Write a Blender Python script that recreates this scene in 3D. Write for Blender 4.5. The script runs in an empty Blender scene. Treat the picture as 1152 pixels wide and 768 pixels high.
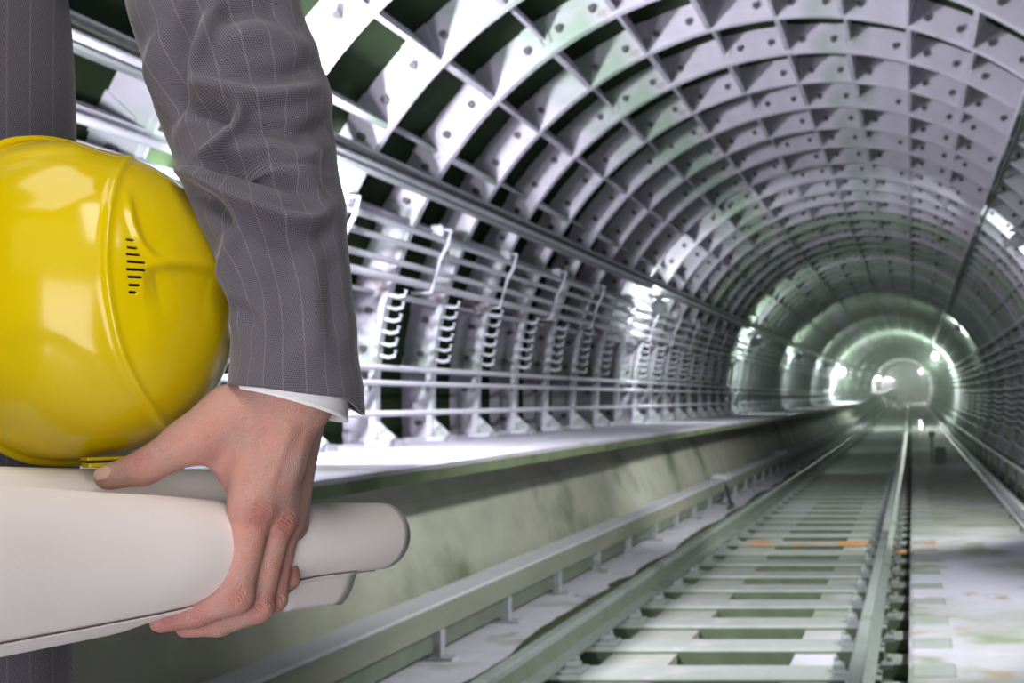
WORLD, KEY, FILL, MOUTH_FILL, NEAR, TRACK_FILL, TOPL, HAZE = .03, 5.0, 18, 10, 1600, 400, 5.0, .016
import bpy, math, random
import numpy as np
from mathutils import Vector, Matrix
random.seed(7); np.random.seed(7)
sc = bpy.context.scene
col = sc.collection
PI = math.pi
F = 1210.0                 # focal length in pixels of the 1152 px wide frame
VX, VY = 1027.0, 449.0     # where the tunnel axis vanishes
H = 1.42                   # camera height over the track slab
# ------------------------------------------------------------------ helpers
def tag(o, label=None, cat=None, group=None, kind=None):
    if label: o['label'] = label
    if cat: o['category'] = cat
    if group: o['group'] = group
    if kind: o['kind'] = kind
    return o

def empty(name, loc=(0, 0, 0)):
    o = bpy.data.objects.new(name, None); col.objects.link(o)
    o.location = loc; o.empty_display_size = .1
    return o

class MB:
    """collects shapes, builds them as one mesh object"""
    def __init__(s): s.v = []; s.f = []; s.uv = None
    def add(s, vs, fs):
        n = len(s.v); s.v += [tuple(map(float, p)) for p in vs]; s.f += [tuple(i + n for i in f) for f in fs]
    def box(s, x0, x1, y0, y1, z0, z1):
        s.add([(x0,y0,z0),(x1,y0,z0),(x1,y1,z0),(x0,y1,z0),(x0,y0,z1),(x1,y0,z1),(x1,y1,z1),(x0,y1,z1)],
              [(0,3,2,1),(4,5,6,7),(0,1,5,4),(1,2,6,5),(2,3,7,6),(3,0,4,7)])
    def cbox(s, x0, x1, y0, y1, z0, z1, c=.01):
        """box with chamfered top edges"""
        vs = [(x0,y0,z0),(x1,y0,z0),(x1,y1,z0),(x0,y1,z0),(x0,y0,z1-c),(x1,y0,z1-c),(x1,y1,z1-c),(x0,y1,z1-c),
              (x0+c,y0+c,z1),(x1-c,y0+c,z1),(x1-c,y1-c,z1),(x0+c,y1-c,z1)]
        fs = [(0,3,2,1),(8,9,10,11)]
        for i in range(4):
            j = (i+1) % 4
            fs += [(i,j,4+j,4+i),(4+i,4+j,8+j,8+i)]
        s.add(vs, fs)
    def tube(s, pts, r, n=8, cap=True):
        pts = [Vector(p) for p in pts]
        rs = r if hasattr(r, '__len__') else [r]*len(pts)
        vs = []; fs = []
        for i, p in enumerate(pts):
            t = (pts[min(i+1, len(pts)-1)] - pts[max(i-1, 0)]).normalized()
            ref = Vector((0,0,1)) if abs(t.z) < .9 else Vector((1,0,0))
            a = t.cross(ref).normalized(); b = a.cross(t)
            for k in range(n):
                w = 2*PI*k/n
                vs.append(p + (a*math.cos(w) + b*math.sin(w))*rs[i])
        for i in range(len(pts)-1):
            for k in range(n):
                k2 = (k+1) % n
                fs.append((i*n+k, i*n+k2, (i+1)*n+k2, (i+1)*n+k))
        if cap:
            fs.append(tuple(range(n-1, -1, -1))); fs.append(tuple((len(pts)-1)*n+k for k in range(n)))
        s.add(vs, fs)
    def sweep(s, prof, ys, path=None, cap=True):
        """closed profile [(x,z)] (counter-clockwise seen from -y) swept along the tunnel"""
        n = len(prof); vs = []; fs = []
        for y in ys:
            dx, dz = bend(y)
            for (x, z) in prof: vs.append((x+dx, y, z+dz))
        for i in range(len(ys)-1):
            for k in range(n):
                k2 = (k+1) % n
                fs.append((i*n+k, (i)*n+k2, (i+1)*n+k2, (i+1)*n+k))
        if cap:
            fs.append(tuple(range(n-1, -1, -1))); fs.append(tuple((len(ys)-1)*n+k for k in range(n)))
        s.add(vs, fs)
    def build(s, name, mat, parent=None, smooth=False, uv=None):
        me = bpy.data.meshes.new(name); me.from_pydata(s.v, [], s.f); me.update()
        if mat: me.materials.append(mat)
        if smooth: me.polygons.foreach_set('use_smooth', [True]*len(me.polygons))
        if uv is not None: set_uv(me, uv)
        o = bpy.data.objects.new(name, me); col.objects.link(o)
        if parent: o.parent = parent
        return o

def set_uv(me, uv):
    l = me.uv_layers.new(name='UVMap')
    idx = np.zeros(len(me.loops), dtype=np.int32); me.loops.foreach_get('vertex_index', idx)
    l.data.foreach_set('uv', np.asarray(uv, dtype=np.float32)[idx].ravel())

def fix_normals(o):
    import bmesh
    b = bmesh.new(); b.from_mesh(o.data); bmesh.ops.recalc_face_normals(b, faces=b.faces); b.to_mesh(o.data); b.free()
    return o

def copy_tree(o, parent=None):
    c = o.copy(); col.objects.link(c)
    if parent: c.parent = parent
    for ch in list(o.children): copy_tree(ch, c)
    return c

def bend(y):
    s0 = (math.sqrt(35**2 + 15**2) - 35)/2
    s = (math.sqrt((y-35)**2 + 15**2) + (y-35))/2 - s0
    s = max(s, 0)
    return (-.003*s, .0165*s)

# ------------------------------------------------------------------ materials
def nd(t, kind, **kw):
    n = t.nodes.new(kind)
    for k, v in kw.items(): setattr(n, k, v)
    return n

def mat(name, base, rough=.6, metal=0., spots=None, spot_scale=3., spot_lo=.5, spot_hi=.62, bump=0., bump_scale=60.,
        var=.12, var_scale=8., coat=0., sss=0., spec=.5, coord='Object', stretch=(1,1,1)):
    m = bpy.data.materials.new(name); m.use_nodes = True
    t = m.node_tree; b = t.nodes['Principled BSDF']
    b.inputs['Roughness'].default_value = rough; b.inputs['Metallic'].default_value = metal
    b.inputs['Specular IOR Level'].default_value = spec
    if coat: b.inputs['Coat Weight'].default_value = coat; b.inputs['Coat Roughness'].default_value = .06
    tc = nd(t, 'ShaderNodeTexCoord'); mp = nd(t, 'ShaderNodeMapping'); mp.inputs['Scale'].default_value = stretch
    t.links.new(tc.outputs[coord], mp.inputs[0])
    n1 = nd(t, 'ShaderNodeTexNoise'); n1.inputs['Scale'].default_value = var_scale; n1.inputs['Detail'].default_value = 6
    t.links.new(mp.outputs[0], n1.inputs['Vector'])
    mx = nd(t, 'ShaderNodeMix', data_type='RGBA')
    mx.inputs[6].default_value = (*[c*(1-var) for c in base], 1); mx.inputs[7].default_value = (*[min(1, c*(1+var)) for c in base], 1)
    t.links.new(n1.outputs['Fac'], mx.inputs[0]); out = mx.outputs[2]
    for i, sp in enumerate(spots or []):
        c2, scl, lo, hi = sp
        n2 = nd(t, 'ShaderNodeTexNoise'); n2.inputs['Scale'].default_value = scl; n2.inputs['Detail'].default_value = 5
        ad = nd(t, 'ShaderNodeVectorMath'); ad.operation = 'ADD'; ad.inputs[1].default_value = (13.7*i+3, 5.1*i, 9.3*i)
        t.links.new(mp.outputs[0], ad.inputs[0]); t.links.new(ad.outputs[0], n2.inputs['Vector'])
        rp = nd(t, 'ShaderNodeMapRange'); rp.inputs[1].default_value = lo; rp.inputs[2].default_value = hi
        t.links.new(n2.outputs['Fac'], rp.inputs[0])
        m2 = nd(t, 'ShaderNodeMix', data_type='RGBA'); m2.inputs[7].default_value = (*c2, 1)
        t.links.new(rp.outputs[0], m2.inputs[0]); t.links.new(out, m2.inputs[6]); out = m2.outputs[2]
    t.links.new(out, b.inputs['Base Color'])
    if bump:
        n3 = nd(t, 'ShaderNodeTexNoise'); n3.inputs['Scale'].default_value = bump_scale; n3.inputs['Detail'].default_value = 4
        t.links.new(mp.outputs[0], n3.inputs['Vector'])
        bp = nd(t, 'ShaderNodeBump'); bp.inputs['Strength'].default_value = 1; bp.inputs['Distance'].default_value = bump
        t.links.new(n3.outputs['Fac'], bp.inputs['Height']); t.links.new(bp.outputs[0], b.inputs['Normal'])
    if sss:
        b.inputs['Subsurface Weight'].default_value = sss; b.inputs['Subsurface Radius'].default_value = (.006, .0025, .0015)
        b.inputs['Subsurface Scale'].default_value = .6
    return m

def emit(name, c, s):
    m = bpy.data.materials.new(name); m.use_nodes = True
    b = m.node_tree.nodes['Principled BSDF']
    b.inputs['Base Color'].default_value = (*c, 1); b.inputs['Emission Color'].default_value = (*c, 1); b.inputs['Emission Strength'].default_value = s
    return m

M = {}
M['iron'] = mat('painted_iron', (.62,.595,.69), .8, spec=.3, spots=[((.34,.44,.36), 1.3, .52, .66), ((.30,.23,.20), 5.0, .64, .74)], var=.15, coord='Generated', stretch=(5,1,5))
M['iron_green'] = mat('greenish_iron', (.40,.47,.40), .8, spots=[((.52,.52,.56), 1.3, .54, .68), ((.22,.27,.18), 4.0, .6, .72)], var=.18, coord='Generated', stretch=(5,1,5), spec=.3)  # greener iron: all far rings and some nearer ones
M['pan'] = mat('dark_iron_pan', (.016,.027,.011), .8, spots=[((.04,.055,.03), 1.5, .58, .72)], var=.4, var_scale=3, spec=.08)  # near-black green between the pale flanges
M['bolt'] = mat('dark_bolt', (.10,.09,.10), .6)
M['ledge'] = mat('walkway_concrete', (.62,.60,.70), .7, spots=[((.42,.46,.38), 2.5, .55, .68)], var=.12, var_scale=2)
M['fascia'] = mat('mossy_concrete', (.20,.25,.14), .85, spots=[((.12,.16,.08), 4, .5, .65)], var=.25)
M['invert'] = mat('stained_concrete', (.49,.50,.40), .85, spots=[((.57,.55,.49), 1.7, .5, .72), ((.13,.18,.09), 1.1, .55, .7)], var=.3, var_scale=5, bump=.004, bump_scale=30)
M['bench'] = mat('bench_concrete', (.78,.76,.87), .8, spots=[((.40,.42,.40), 2.2, .54, .66), ((.20,.26,.17), 9, .66, .72)], var=.12)
M['slab'] = mat('track_slab', (.36,.37,.33), .8, spots=[((.60,.59,.70), .42, .50, .62), ((.26,.30,.20), 2.0, .55, .68), ((.42,.34,.28), 2.7, .64, .72)], var=.2, var_scale=4, bump=.004, bump_scale=20)
M['trough'] = mat('dark_trough', (.045,.065,.035), .7, var=.3)  # near-black green for the trough and rail pocket floors
M['tie'] = mat('sleeper_concrete', (.34,.37,.35), .75, spots=[((.30,.35,.27), 3, .5, .7), ((.44,.42,.44), 5, .58, .7)], var=.15, coord='Object')
M['tie_rust'] = mat('rust_stained_sleeper', (.34,.37,.34), .75, spots=[((.55,.25,.08), 3.5, .45, .55)], var=.15)
M['tie_side'] = mat('dark_sleeper_side', (.11,.145,.085), .9, var=.35)  # darker green on the faces turned along the track
M['steel'] = mat('rail_steel', (.40,.45,.43), .42, metal=.35, var=.15, spots=[((.22,.27,.20), 3, .55, .7)])
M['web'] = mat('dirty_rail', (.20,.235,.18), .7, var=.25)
M['plate'] = mat('tie_plate', (.30,.33,.32), .6, var=.3)
M['beam'] = mat('cover_board', (.33,.35,.28), .7, spots=[((.45,.40,.33), 3, .58, .7)], var=.2, stretch=(1,.2,1))
M['beamtop'] = mat('cover_top', (.84,.83,.92), .5, var=.08)
M['cable'] = mat('grey_cable', (.78,.78,.86), .6, var=.15, stretch=(1,.1,1))
M['dcable'] = mat('dark_cable', (.10,.115,.10), .6, var=.2)
M['tray'] = mat('tray_metal', (.33,.36,.36), .55, var=.2)
M['bracket'] = mat('bracket_iron', (.50,.51,.57), .6, spots=[((.25,.29,.23), 7, .55, .65)], var=.25)
M['moss'] = mat('moss', (.085,.11,.05), .95, var=.4, var_scale=25)
M['lamp_body'] = mat('lamp_housing', (.45,.47,.50), .5)
M['lamp_on'] = emit('lamp_glow', (.86,.95,1.0), 60)
# ------------------------------------------------------------------ the tunnel
AX, AR, AD = -.64, 2.50, .20        # axis x, inner radius, flange depth
PITCH = .73; Y0 = 7.78
def circ(th, r): return (AX + r*math.sin(th), H + r*math.cos(th))
def frange(a, b, st):
    out = []; y = a
    while y < b - 1e-6: out.append(y); y += st
    out.append(b); return out
LONG = frange(1.7, 60, 1.5) + frange(62, 175, 4)[0:]
TUBE = frange(-1.5, 60, 1.46) + frange(62, 178, 4)

def skin(name, t0, t1):
    b = MB(); n = max(2, int((t1-t0)/math.radians(5)))
    ths = [t0 + (t1-t0)*i/n for i in range(n+1)]
    vs = []; fs = []; W = n+1
    for y in TUBE:
        dx, dz = bend(y)
        for r in (AR+AD, AR+AD+.06):
            for th in ths:
                x, z = circ(th, r); vs.append((x+dx, y, z+dz))
    for i in range(len(TUBE)-1):
        for k in range(n):
            a = i*2*W + k; c = (i+1)*2*W + k
            fs.append((a, a+1, c+1, c)); fs.append((a+W, c+W, c+W+1, a+W+1))
        for k in (0, n):
            a = i*2*W + k; c = (i+1)*2*W + k
            fs.append((a, c, c+W, a+W))
    b.add(vs, fs)
    return tag(b.build(name, M['pan']), kind='structure')
rad = math.radians
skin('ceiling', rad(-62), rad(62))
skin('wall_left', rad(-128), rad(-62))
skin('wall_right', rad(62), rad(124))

def ring_mesh(kind):
    b = MB(); t0, t1 = rad(-122), rad(120); n = 96; T = .058
    # the flange: a flat ring standing in from the pans
    prof = [(AR, -T/2+.006), (AR+.006, -T/2), (AR+AD, -T/2), (AR+AD, T/2), (AR+.006, T/2), (AR, T/2-.006), (AR, .004), (AR+.008, 0), (AR, -.004)]
    vs = []; fs = []; m = len(prof)
    for i in range(n+1):
        th = t0 + (t1-t0)*i/n
        for (r, y) in prof: vs.append((r*math.sin(th), y, r*math.cos(th)))
    for i in range(n):
        for k in range(m):
            k2 = (k+1) % m
            fs.append((i*m+k, i*m+k2, (i+1)*m+k2, (i+1)*m+k))
    b.add(vs, fs)
    # webs along the tunnel between this flange and the next
    for k in range(-11, 12):
        th = rad(10*k + 4)
        d = AD if kind == 0 else (AD*.92 if k % 2 else AD*.62)
        w = .034 if (kind == 0) == (k % 2 == 0) else .022
        er = np.array([math.sin(th), 0, math.cos(th)]); et = np.array([math.cos(th), 0, -math.sin(th)])
        vs = []
        for y in (T/2, PITCH-T/2):
            for r in (AR+AD-d+.004, AR+AD):
                for s in (-w/2, w/2): vs.append(er*r + et*s + np.array([0, y, 0]))
        b.add(vs, [(0,1,5,4),(2,6,7,3),(0,4,6,2),(1,3,7,5),(0,2,3,1),(4,5,7,6)])
        # gusset where web and flange meet
        for s in (-1, 1):
            g = [er*(AR+.05)+et*(s*w/2), er*(AR+AD)+et*(s*w/2), er*(AR+AD)+et*(s*(w/2+.07)), er*(AR+.05)+et*(s*(w/2+.015))]
            vs = [p + np.array([0, T/2 - T - .012, 0]) for p in g] + [p + np.array([0, -T/2, 0]) for p in g]
            b.add(vs, [(0,1,2,3),(0,4,5,1),(1,5,6,2),(2,6,7,3),(3,7,4,0)])
    nb = len(b.f)
    # bolt heads on the flange
    for k in range(-24, 24):
        th = rad(5*k + 4 + 2.5)
        c = np.array([(AR+.085)*math.sin(th), -T/2, (AR+.085)*math.cos(th)])
        er = np.array([math.sin(th), 0, math.cos(th)]); et = np.array([math.cos(th), 0, -math.sin(th)])
        if (k*7 + kind*3) % 5 == 0: continue
        vs = []
        for yy in (0, -.03):
            for q in range(6): vs.append(c + (er*math.cos(q*PI/3)+et*math.sin(q*PI/3))*.021 + np.array([0, yy, 0]))
        b.add(vs, [tuple(6+q for q in range(6))] + [(q, (q+1)%6, 6+(q+1)%6, 6+q) for q in range(6)])
    me = bpy.data.meshes.new('lining_ring'); me.from_pydata(b.v, [], b.f); me.update()
    me.materials.append(M['iron']); me.materials.append(M['bolt'])
    mi = [0]*nb + [1]*(len(b.f)-nb); me.polygons.foreach_set('material_index', mi)
    o = bpy.data.objects.new('t', me); fix_normals(o); bpy.data.objects.remove(o)
    return me
RM = [ring_mesh(0), ring_mesh(1)]
for q in (0, 1):
    me = RM[q].copy(); me.materials[0] = M['iron_green']; RM.append(me)
k0 = int((0 - Y0)/PITCH); nr = 0
for k in range(k0, 190):
    y = Y0 + k*PITCH
    nr += 1
    o = bpy.data.objects.new('trim_%d' % nr, RM[k % 2 + (2 if k > 24 or (k > 9 and (k*k) % 7 < 3) else 0)]); col.objects.link(o)
    dx, dz = bend(y)
    o.location = (AX+dx, y, H+dz)
    o['kind'] = 'structure'
def trim(b, m):
    global nr
    nr += 1
    return tag(b.build('trim_%d' % nr, M[m]), kind='structure')

# side walkway on the left, the sloping invert wall below it, the low bench
b = MB(); b.sweep([(-3.30, H-.36), (-2.12, H-.36), (-2.07, H-.325), (-2.07, H-.285), (-2.085, H-.275), (-3.30, H-.275)], LONG); walk = trim(b, 'ledge')
b = MB(); b.sweep([(-2.11, H-.352), (-2.066, H-.352), (-2.062, H-.305), (-2.11, H-.305)], LONG); trim(b, 'fascia')
b = MB(); b.sweep([(-3.15, -.12), (-2.45, -.12), (-2.45, H-1.05), (-2.60, H-.55), (-2.72, H-.40), (-2.72, H-.365), (-3.30, H-.365), (-3.30, H-.5)], LONG); trim(b, 'invert')
b = MB(); b.sweep([(-2.46, -.12), (-1.86, -.12), (-1.86, H-1.27), (-1.875, H-1.25), (-2.46, H-1.25)], LONG); trim(b, 'bench')
# floor: bed left of the trough, trough, bed up to the rail pocket, pocket, slab on the right
fl = MB()
fl.sweep([(-1.58, -.2), (-1.24, -.2), (-1.24, .075), (-1.58, .075)], LONG)
fl.sweep([(-.62, -.2), (-.40, -.2), (-.40, .075), (-.62, .075)], LONG)
fl.sweep([(-.02, -.2), (2.0, -.2), (2.0, .100), (-.02, .100)], LONG)
floor = tag(fl.build('floor', M['slab']), kind='structure')
b = MB()
b.sweep([(-1.24, -.2), (-.62, -.2), (-.62, -.04), (-1.24, -.04)], LONG)
b.sweep([(-.40, -.2), (-.02, -.2), (-.02, -.06), (-.40, -.06)], LONG); b.sweep([(-1.87, -.2), (-1.58, -.2), (-1.58, -.03), (-1.87, -.03)], LONG)
trim(b, 'trough')
# end of the tunnel, a dim wall far away, and the raised platform end where the man stands
b = MB(); b.box(-6, 4, 178, 178.3, -1, 8); tag(b.build('wall_back', M['invert']), kind='structure')
b = MB(); b.cbox(-2.0, 1.55, -1.45, 1.55, .0, .54, .02); b2 = trim(b, 'slab')

# sleepers
def sleeper(m, plates=True):
    b = MB(); b.cbox(-1.84, -.15, -.125, .125, -.09, .035, .012)
    b.cbox(-.15, .0, -.10, .10, -.12, -.04, .012); b.cbox(.0, .21, -.12, .12, -.09, .044, .006)
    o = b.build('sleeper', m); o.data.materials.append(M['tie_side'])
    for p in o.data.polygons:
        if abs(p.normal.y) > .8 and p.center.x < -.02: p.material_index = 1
    if plates:
        for x in (-1.757, -.24):
            p = MB(); p.cbox(x-(.08 if x < -1 else .14), x+(.17 if x < -1 else .09), -.075, .075, .034, .052, .006)
            for s in (-1, 1):
                p.cbox(x+s*.115-.03, x+s*.115+.03, -.035, .035, .05, .085, .012)
                p.tube([(x+s*.13, 0, .05), (x+s*.13, 0, .105)], .014, 6)
            p.build('tie_plate', M['plate'], o)
    return o
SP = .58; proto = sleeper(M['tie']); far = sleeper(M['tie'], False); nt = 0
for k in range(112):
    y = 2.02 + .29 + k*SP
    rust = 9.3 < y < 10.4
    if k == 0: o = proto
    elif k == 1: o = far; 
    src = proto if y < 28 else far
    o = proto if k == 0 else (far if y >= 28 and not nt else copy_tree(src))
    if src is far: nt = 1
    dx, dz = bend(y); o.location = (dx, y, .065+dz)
    if rust:
        me = o.data.copy(); me.materials[0] = M['tie_rust']; o.data = me
        tag(o, 'concrete sleeper with an orange rust stain across its middle', 'sleeper', 'rust stained sleepers')
    else:
        tag(o, 'plain grey concrete sleeper under the running rails', 'sleeper', 'sleepers along the track')

# running rails
def rail_prof(x, z, s=1.):
    P = [(-.075,0),(.075,0),(.075,.011),(.012,.03),(.009,.115),(.033,.135),(.036,.168),(.028,.177),(-.028,.177),(-.036,.168),(-.033,.135),(-.009,.115),(-.012,.03),(-.075,.011)]
    return [(x+a*s, z+c*s) for a, c in P]
def rail(x, z, label, s=1.):
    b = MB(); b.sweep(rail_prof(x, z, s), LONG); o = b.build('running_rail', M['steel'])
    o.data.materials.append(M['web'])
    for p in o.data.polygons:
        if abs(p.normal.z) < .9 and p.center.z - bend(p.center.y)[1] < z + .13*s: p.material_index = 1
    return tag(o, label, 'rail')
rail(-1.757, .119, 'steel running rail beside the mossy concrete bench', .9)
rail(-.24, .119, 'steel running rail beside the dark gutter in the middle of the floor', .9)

# cable channel rail and pipe along the right foot of the wall
def longtube(x, z, r, n=8, ys=LONG, wave=0, per=4., ph=0):
    b = MB(); pts = []
    for y in ys:
        dx, dz = bend(y); pts.append((x+dx, y, z+dz-wave*abs(math.sin(PI*(y+ph)/per))))
    b.tube(pts, r, n); return b
b = MB(); b.sweep(rail_prof(1.17, .12, .85), LONG); o = b.build('conductor_rail', M['beamtop']); tag(o, 'pale conductor rail on small chairs along the foot of the far side wall', 'rail')
for k in range(24):
    y = 6 + k*1.16; dx, dz = bend(y)
    p = MB(); p.cbox(1.17-.11+dx, 1.17+.11+dx, y-.09, y+.09, .095+dz, .122+dz, .01); p.box(1.17+.085+dx, 1.17+.10+dx, y-.05, y+.05, .12+dz, .17+dz)
    p.build('rail_chair', M['web'], o)
b = longtube(1.40, H-.93, .028); o = b.build('pipe', M['beamtop'], smooth=True); tag(o, 'pale straight pipe above the conductor rail', 'pipe')
for k in range(24):
    y = 5.5 + k*1.5; dx, dz = bend(y)
    p = MB(); p.box(1.385+dx, 1.415+dx, y-.02, y+.02, .098+dz, H-.945+dz); p.box(1.34+dx, 1.46+dx, y-.05, y+.05, .098+dz, .115+dz)
    p.build('pipe_post', M['web'], o)

# third rail cover board on the left bench
cov = empty('third_rail', (-2.31, 3, H-1.25)); tag(cov, 'long covered third rail on short legs in front of the sloping wall', 'third rail')
def par(o, root):
    o.parent = root; o.matrix_parent_inverse = Matrix.Translation(-Vector(root.location)); return o
b = MB(); b.sweep([(-2.375, H-1.10), (-2.245, H-1.10), (-2.245, H-.985), (-2.255, H-.975), (-2.375, H-.975)], LONG); par(b.build('cover_board', M['beam']), cov)
b = MB(); b.sweep([(-2.385, H-.978), (-2.240, H-.978), (-2.240, H-.962), (-2.385, H-.955)], LONG); par(b.build('cover_cap', M['beamtop']), cov)  # light from above put into the paler colour of the cap
b = MB(); b.sweep([(-2.365, H-1.205), (-2.285, H-1.205), (-2.285, H-1.098), (-2.365, H-1.098)], LONG); par(b.build('contact_bar', M['web']), cov)  # bar deepened and darkened to build in the shade under the cover
for k in range(30):
    y = 5.15 + .86*k; dx, dz = bend(y)
    p = MB(); p.box(-2.30+dx, -2.25+dx, y-.025, y+.025, H-1.252+dz, H-1.09+dz); p.box(-2.34+dx, -2.19+dx, y-.04, y+.04, H-1.252+dz, H-1.235+dz)
    par(p.build('leg', M['bracket']), cov)
for y in (13.0, 18.7, 24.5, 30.2):
    dx, dz = bend(y); p = MB(); p.cbox(-2.41+dx, -2.215+dx, y-.16, y+.16, H-.985+dz, H-.915+dz, .03); par(p.build('joint_cover', M['beamtop']), cov)
b = MB(); b.tube([(-2.25, 12.9, H-1.03), (-2.2, 12.8, H-1.1), (-2.15, 12.65, H-1.2), (-2.10, 12.5, H-1.226), (-2.06, 12.35, H-1.226), (-2.07, 12.1, H-1.226)], .022, 8)
tag(b.build('jumper_cable', M['dcable'], smooth=True), 'short dark cable looping from the third rail down to the bench', 'cable')
# moss in the joint of the bench
b = MB(); L = []; Rr = []
for y in frange(3.5, 40, .12):
    dx, dz = bend(y); c = -1.945 + .02*math.sin(y*1.7) + .012*math.sin(y*5.1+1); w = .052 + .018*math.sin(y*3.3) + .012*random.random()
    if 7.15 < y < 7.55: w += .06
    L.append((c-w+dx, y, H-1.2495+dz)); Rr.append((c+w+dx, y, H-1.2495+dz))
n = len(L); top = [((a[0]+c[0])/2, a[1], a[2]+.012) for a, c in zip(L, Rr)]
b.add(L+top+Rr, [(i, n+i, n+i+1, i+1) for i in range(n-1)] + [(n+i, 2*n+i, 2*n+i+1, n+i+1) for i in range(n-1)])
tag(b.build('moss', M['moss']), 'dark ragged strip of moss along the bench beside the rail', 'moss', kind='stuff')
# cables on the left wall
CL = [(.97, 'highest of the four pale wall cables above the walkway'), (.885, 'second from the top of the four pale wall cables above the walkway'),
      (.78, 'third from the top of the four pale wall cables above the walkway'), (.69, 'lowest and thickest of the four pale wall cables above the walkway'),
      (.18, 'thin pale pipe crossing the bracket posts, upper of a pair'), (.09, 'thin pale pipe crossing the bracket posts, lower of a pair'),
      (-.085, 'pale pipe running just above the walkway surface')]
def wallx(z, off, sgn): return AX + sgn*(math.sqrt(AR**2 - z*z) - off)
for i, (z, lab) in enumerate(CL):
    x = wallx(z, .06, -1) if i < 6 else wallx(z, .19, -1)
    b = longtube(x, H+z, .019 if i < 3 else (.024 if i == 3 else .017), wave=0, per=PITCH*2, ys=frange(2, 60, .73)+frange(62, 175, 4))
    tag(b.build('side_cable', M['cable'], smooth=True), lab, 'cable')
# trunk tray at the haunch
tx, tz = wallx(1.22, .04, -1), H+1.22
tray = empty('cable_tray', (tx, 3, tz)); tag(tray, 'thick cable tray with two conduits running along the haunch of the vault', 'cable tray')
b = MB(); b.sweep([(tx-.06, tz-.05), (tx+.05, tz-.075), (tx+.055, tz-.065), (tx-.05, tz+.05), (tx-.06, tz+.05)], LONG); par(b.build('tray', M['tray']), tray)
for dz_, dx_ in ((-.03, .03), (.05, -.02)):
    b = longtube(tx+dx_, tz+dz_, .022); par(b.build('conduit', M['cable'], smooth=True), tray)
b = longtube(tx-.0, tz+.01, .03); par(b.build('power_cable', M['dcable'], smooth=True), tray)
# right vault cable
vx, vz = AX+.93*AR*math.sin(rad(36)), H+.965*AR*math.cos(rad(36))
vx, vz = .80, H+2.02
b = longtube(vx, vz, .020); tag(b.build('vault_cable', M['dcable'], smooth=True), 'dark cable slung under the vault above the conductor rail', 'cable')
b = longtube(vx-.05, vz+.03, .013); tag(b.build('vault_conduit', M['cable'], smooth=True), 'thin pale conduit beside the dark cable under the vault', 'conduit')
# cables on the right wall
zs = [1.10, .91, .76, .60, .41, .19, .07, -.04, -.15, -.25, -.36, -.48, -.71]
words = ['topmost', 'second', 'third', 'fourth', 'fifth', 'sixth', 'seventh', 'eighth', 'ninth', 'tenth', 'eleventh', 'twelfth', 'lowest']
for i, z in enumerate(zs):
    b = longtube(wallx(z, .10, 1), H+z, .030 if i == 5 else .021, wave=.05 if i > 5 else .03, per=2.92, ph=0, ys=frange(2.19, 59.86, .365)+frange(61, 175, 3))
    lab = words[i] + (' cable' if i in (0, 12) else ' cable from the top') + ' in the sagging bundle on the far side wall'
    tag(b.build('sagging_cable', M['cable'], smooth=True), lab, 'cable')
# bracket posts
def wall_bracket():
    b = MB(); pts = []
    for i in range(9):
        z = -.23 + .85*i/8; pts.append((wallx(z, .015, -1), z))
    for i in range(8):
        (xa, za), (xb, zb) = pts[i], pts[i+1]
        b.add([(xa-.02,-.03,za),(xa+.02,-.03,za),(xa+.02,.03,za),(xa-.02,.03,za),(xb-.02,-.03,zb),(xb+.02,-.03,zb),(xb+.02,.03,zb),(xb-.02,.03,zb)],
              [(0,1,5,4),(1,2,6,5),(2,3,7,6),(3,0,4,7)] + ([(0,3,2,1)] if i == 0 else []) + ([(4,5,6,7)] if i == 7 else []))
    o = b.build('bracket_post', M['bracket'])
    for i in range(6):
        z = .25 + .07*i; x = wallx(z, .035, -1)
        h = MB(); h.tube([(x, 0, z), (x+.05, 0, z-.012), (x+.085, 0, z-.004), (x+.095, 0, z+.03)], .011, 6); h.build('hook', M['bracket'], o)
    f = MB(); x = wallx(-.2, .0, -1); f.cbox(x-.01, x+.16, -.05, .05, -.275, -.235, .008)
    f.add([(x+.02,-.012,-.24),(x+.15,-.012,-.24),(x+.03,-.012,-.13),(x+.02,.012,-.24),(x+.15,.012,-.24),(x+.03,.012,-.13)], [(0,1,2),(5,4,3),(0,3,4,1),(1,4,5,2),(2,5,3,0)])
    f.build('foot', M['bracket'], o)
    return o
proto = wall_bracket()
for k in range(58):
    y = 4.05 + k*PITCH; o = proto if k == 0 else copy_tree(proto)
    dx, dz = bend(y); o.location = (dx, y, H+dz)
    tag(o, 'upright iron bracket post with a comb of cable hooks on the walkway', 'bracket', 'bracket posts along the walkway')
def hanger():
    b = MB(); b.tube([(wallx(1.03,.01,-1), 0, 1.03), (wallx(1.03,.09,-1), 0, 1.03), (wallx(.97,.096,-1), 0, .94), (wallx(.85,.096,-1), 0, .85), (wallx(.66,.1,-1), 0, .648), (wallx(.66,-.02,-1), 0, .645)], .012, 6)
    b.cbox(wallx(1.03,0,-1)-.02, wallx(1.03,0,-1)+.05, -.03, .03, .99, 1.06, .01)
    return b.build('cable_hanger', M['bracket'])
proto = hanger()
for k in range(40):
    y = 4.4 + k*PITCH*1.5; o = proto if k == 0 else copy_tree(proto)
    dx, dz = bend(y); o.location = (dx, y, H+dz)
    tag(o, 'small bent iron hanger holding the four pale wall cables', 'hanger', 'hangers of the four wall cables')
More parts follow.
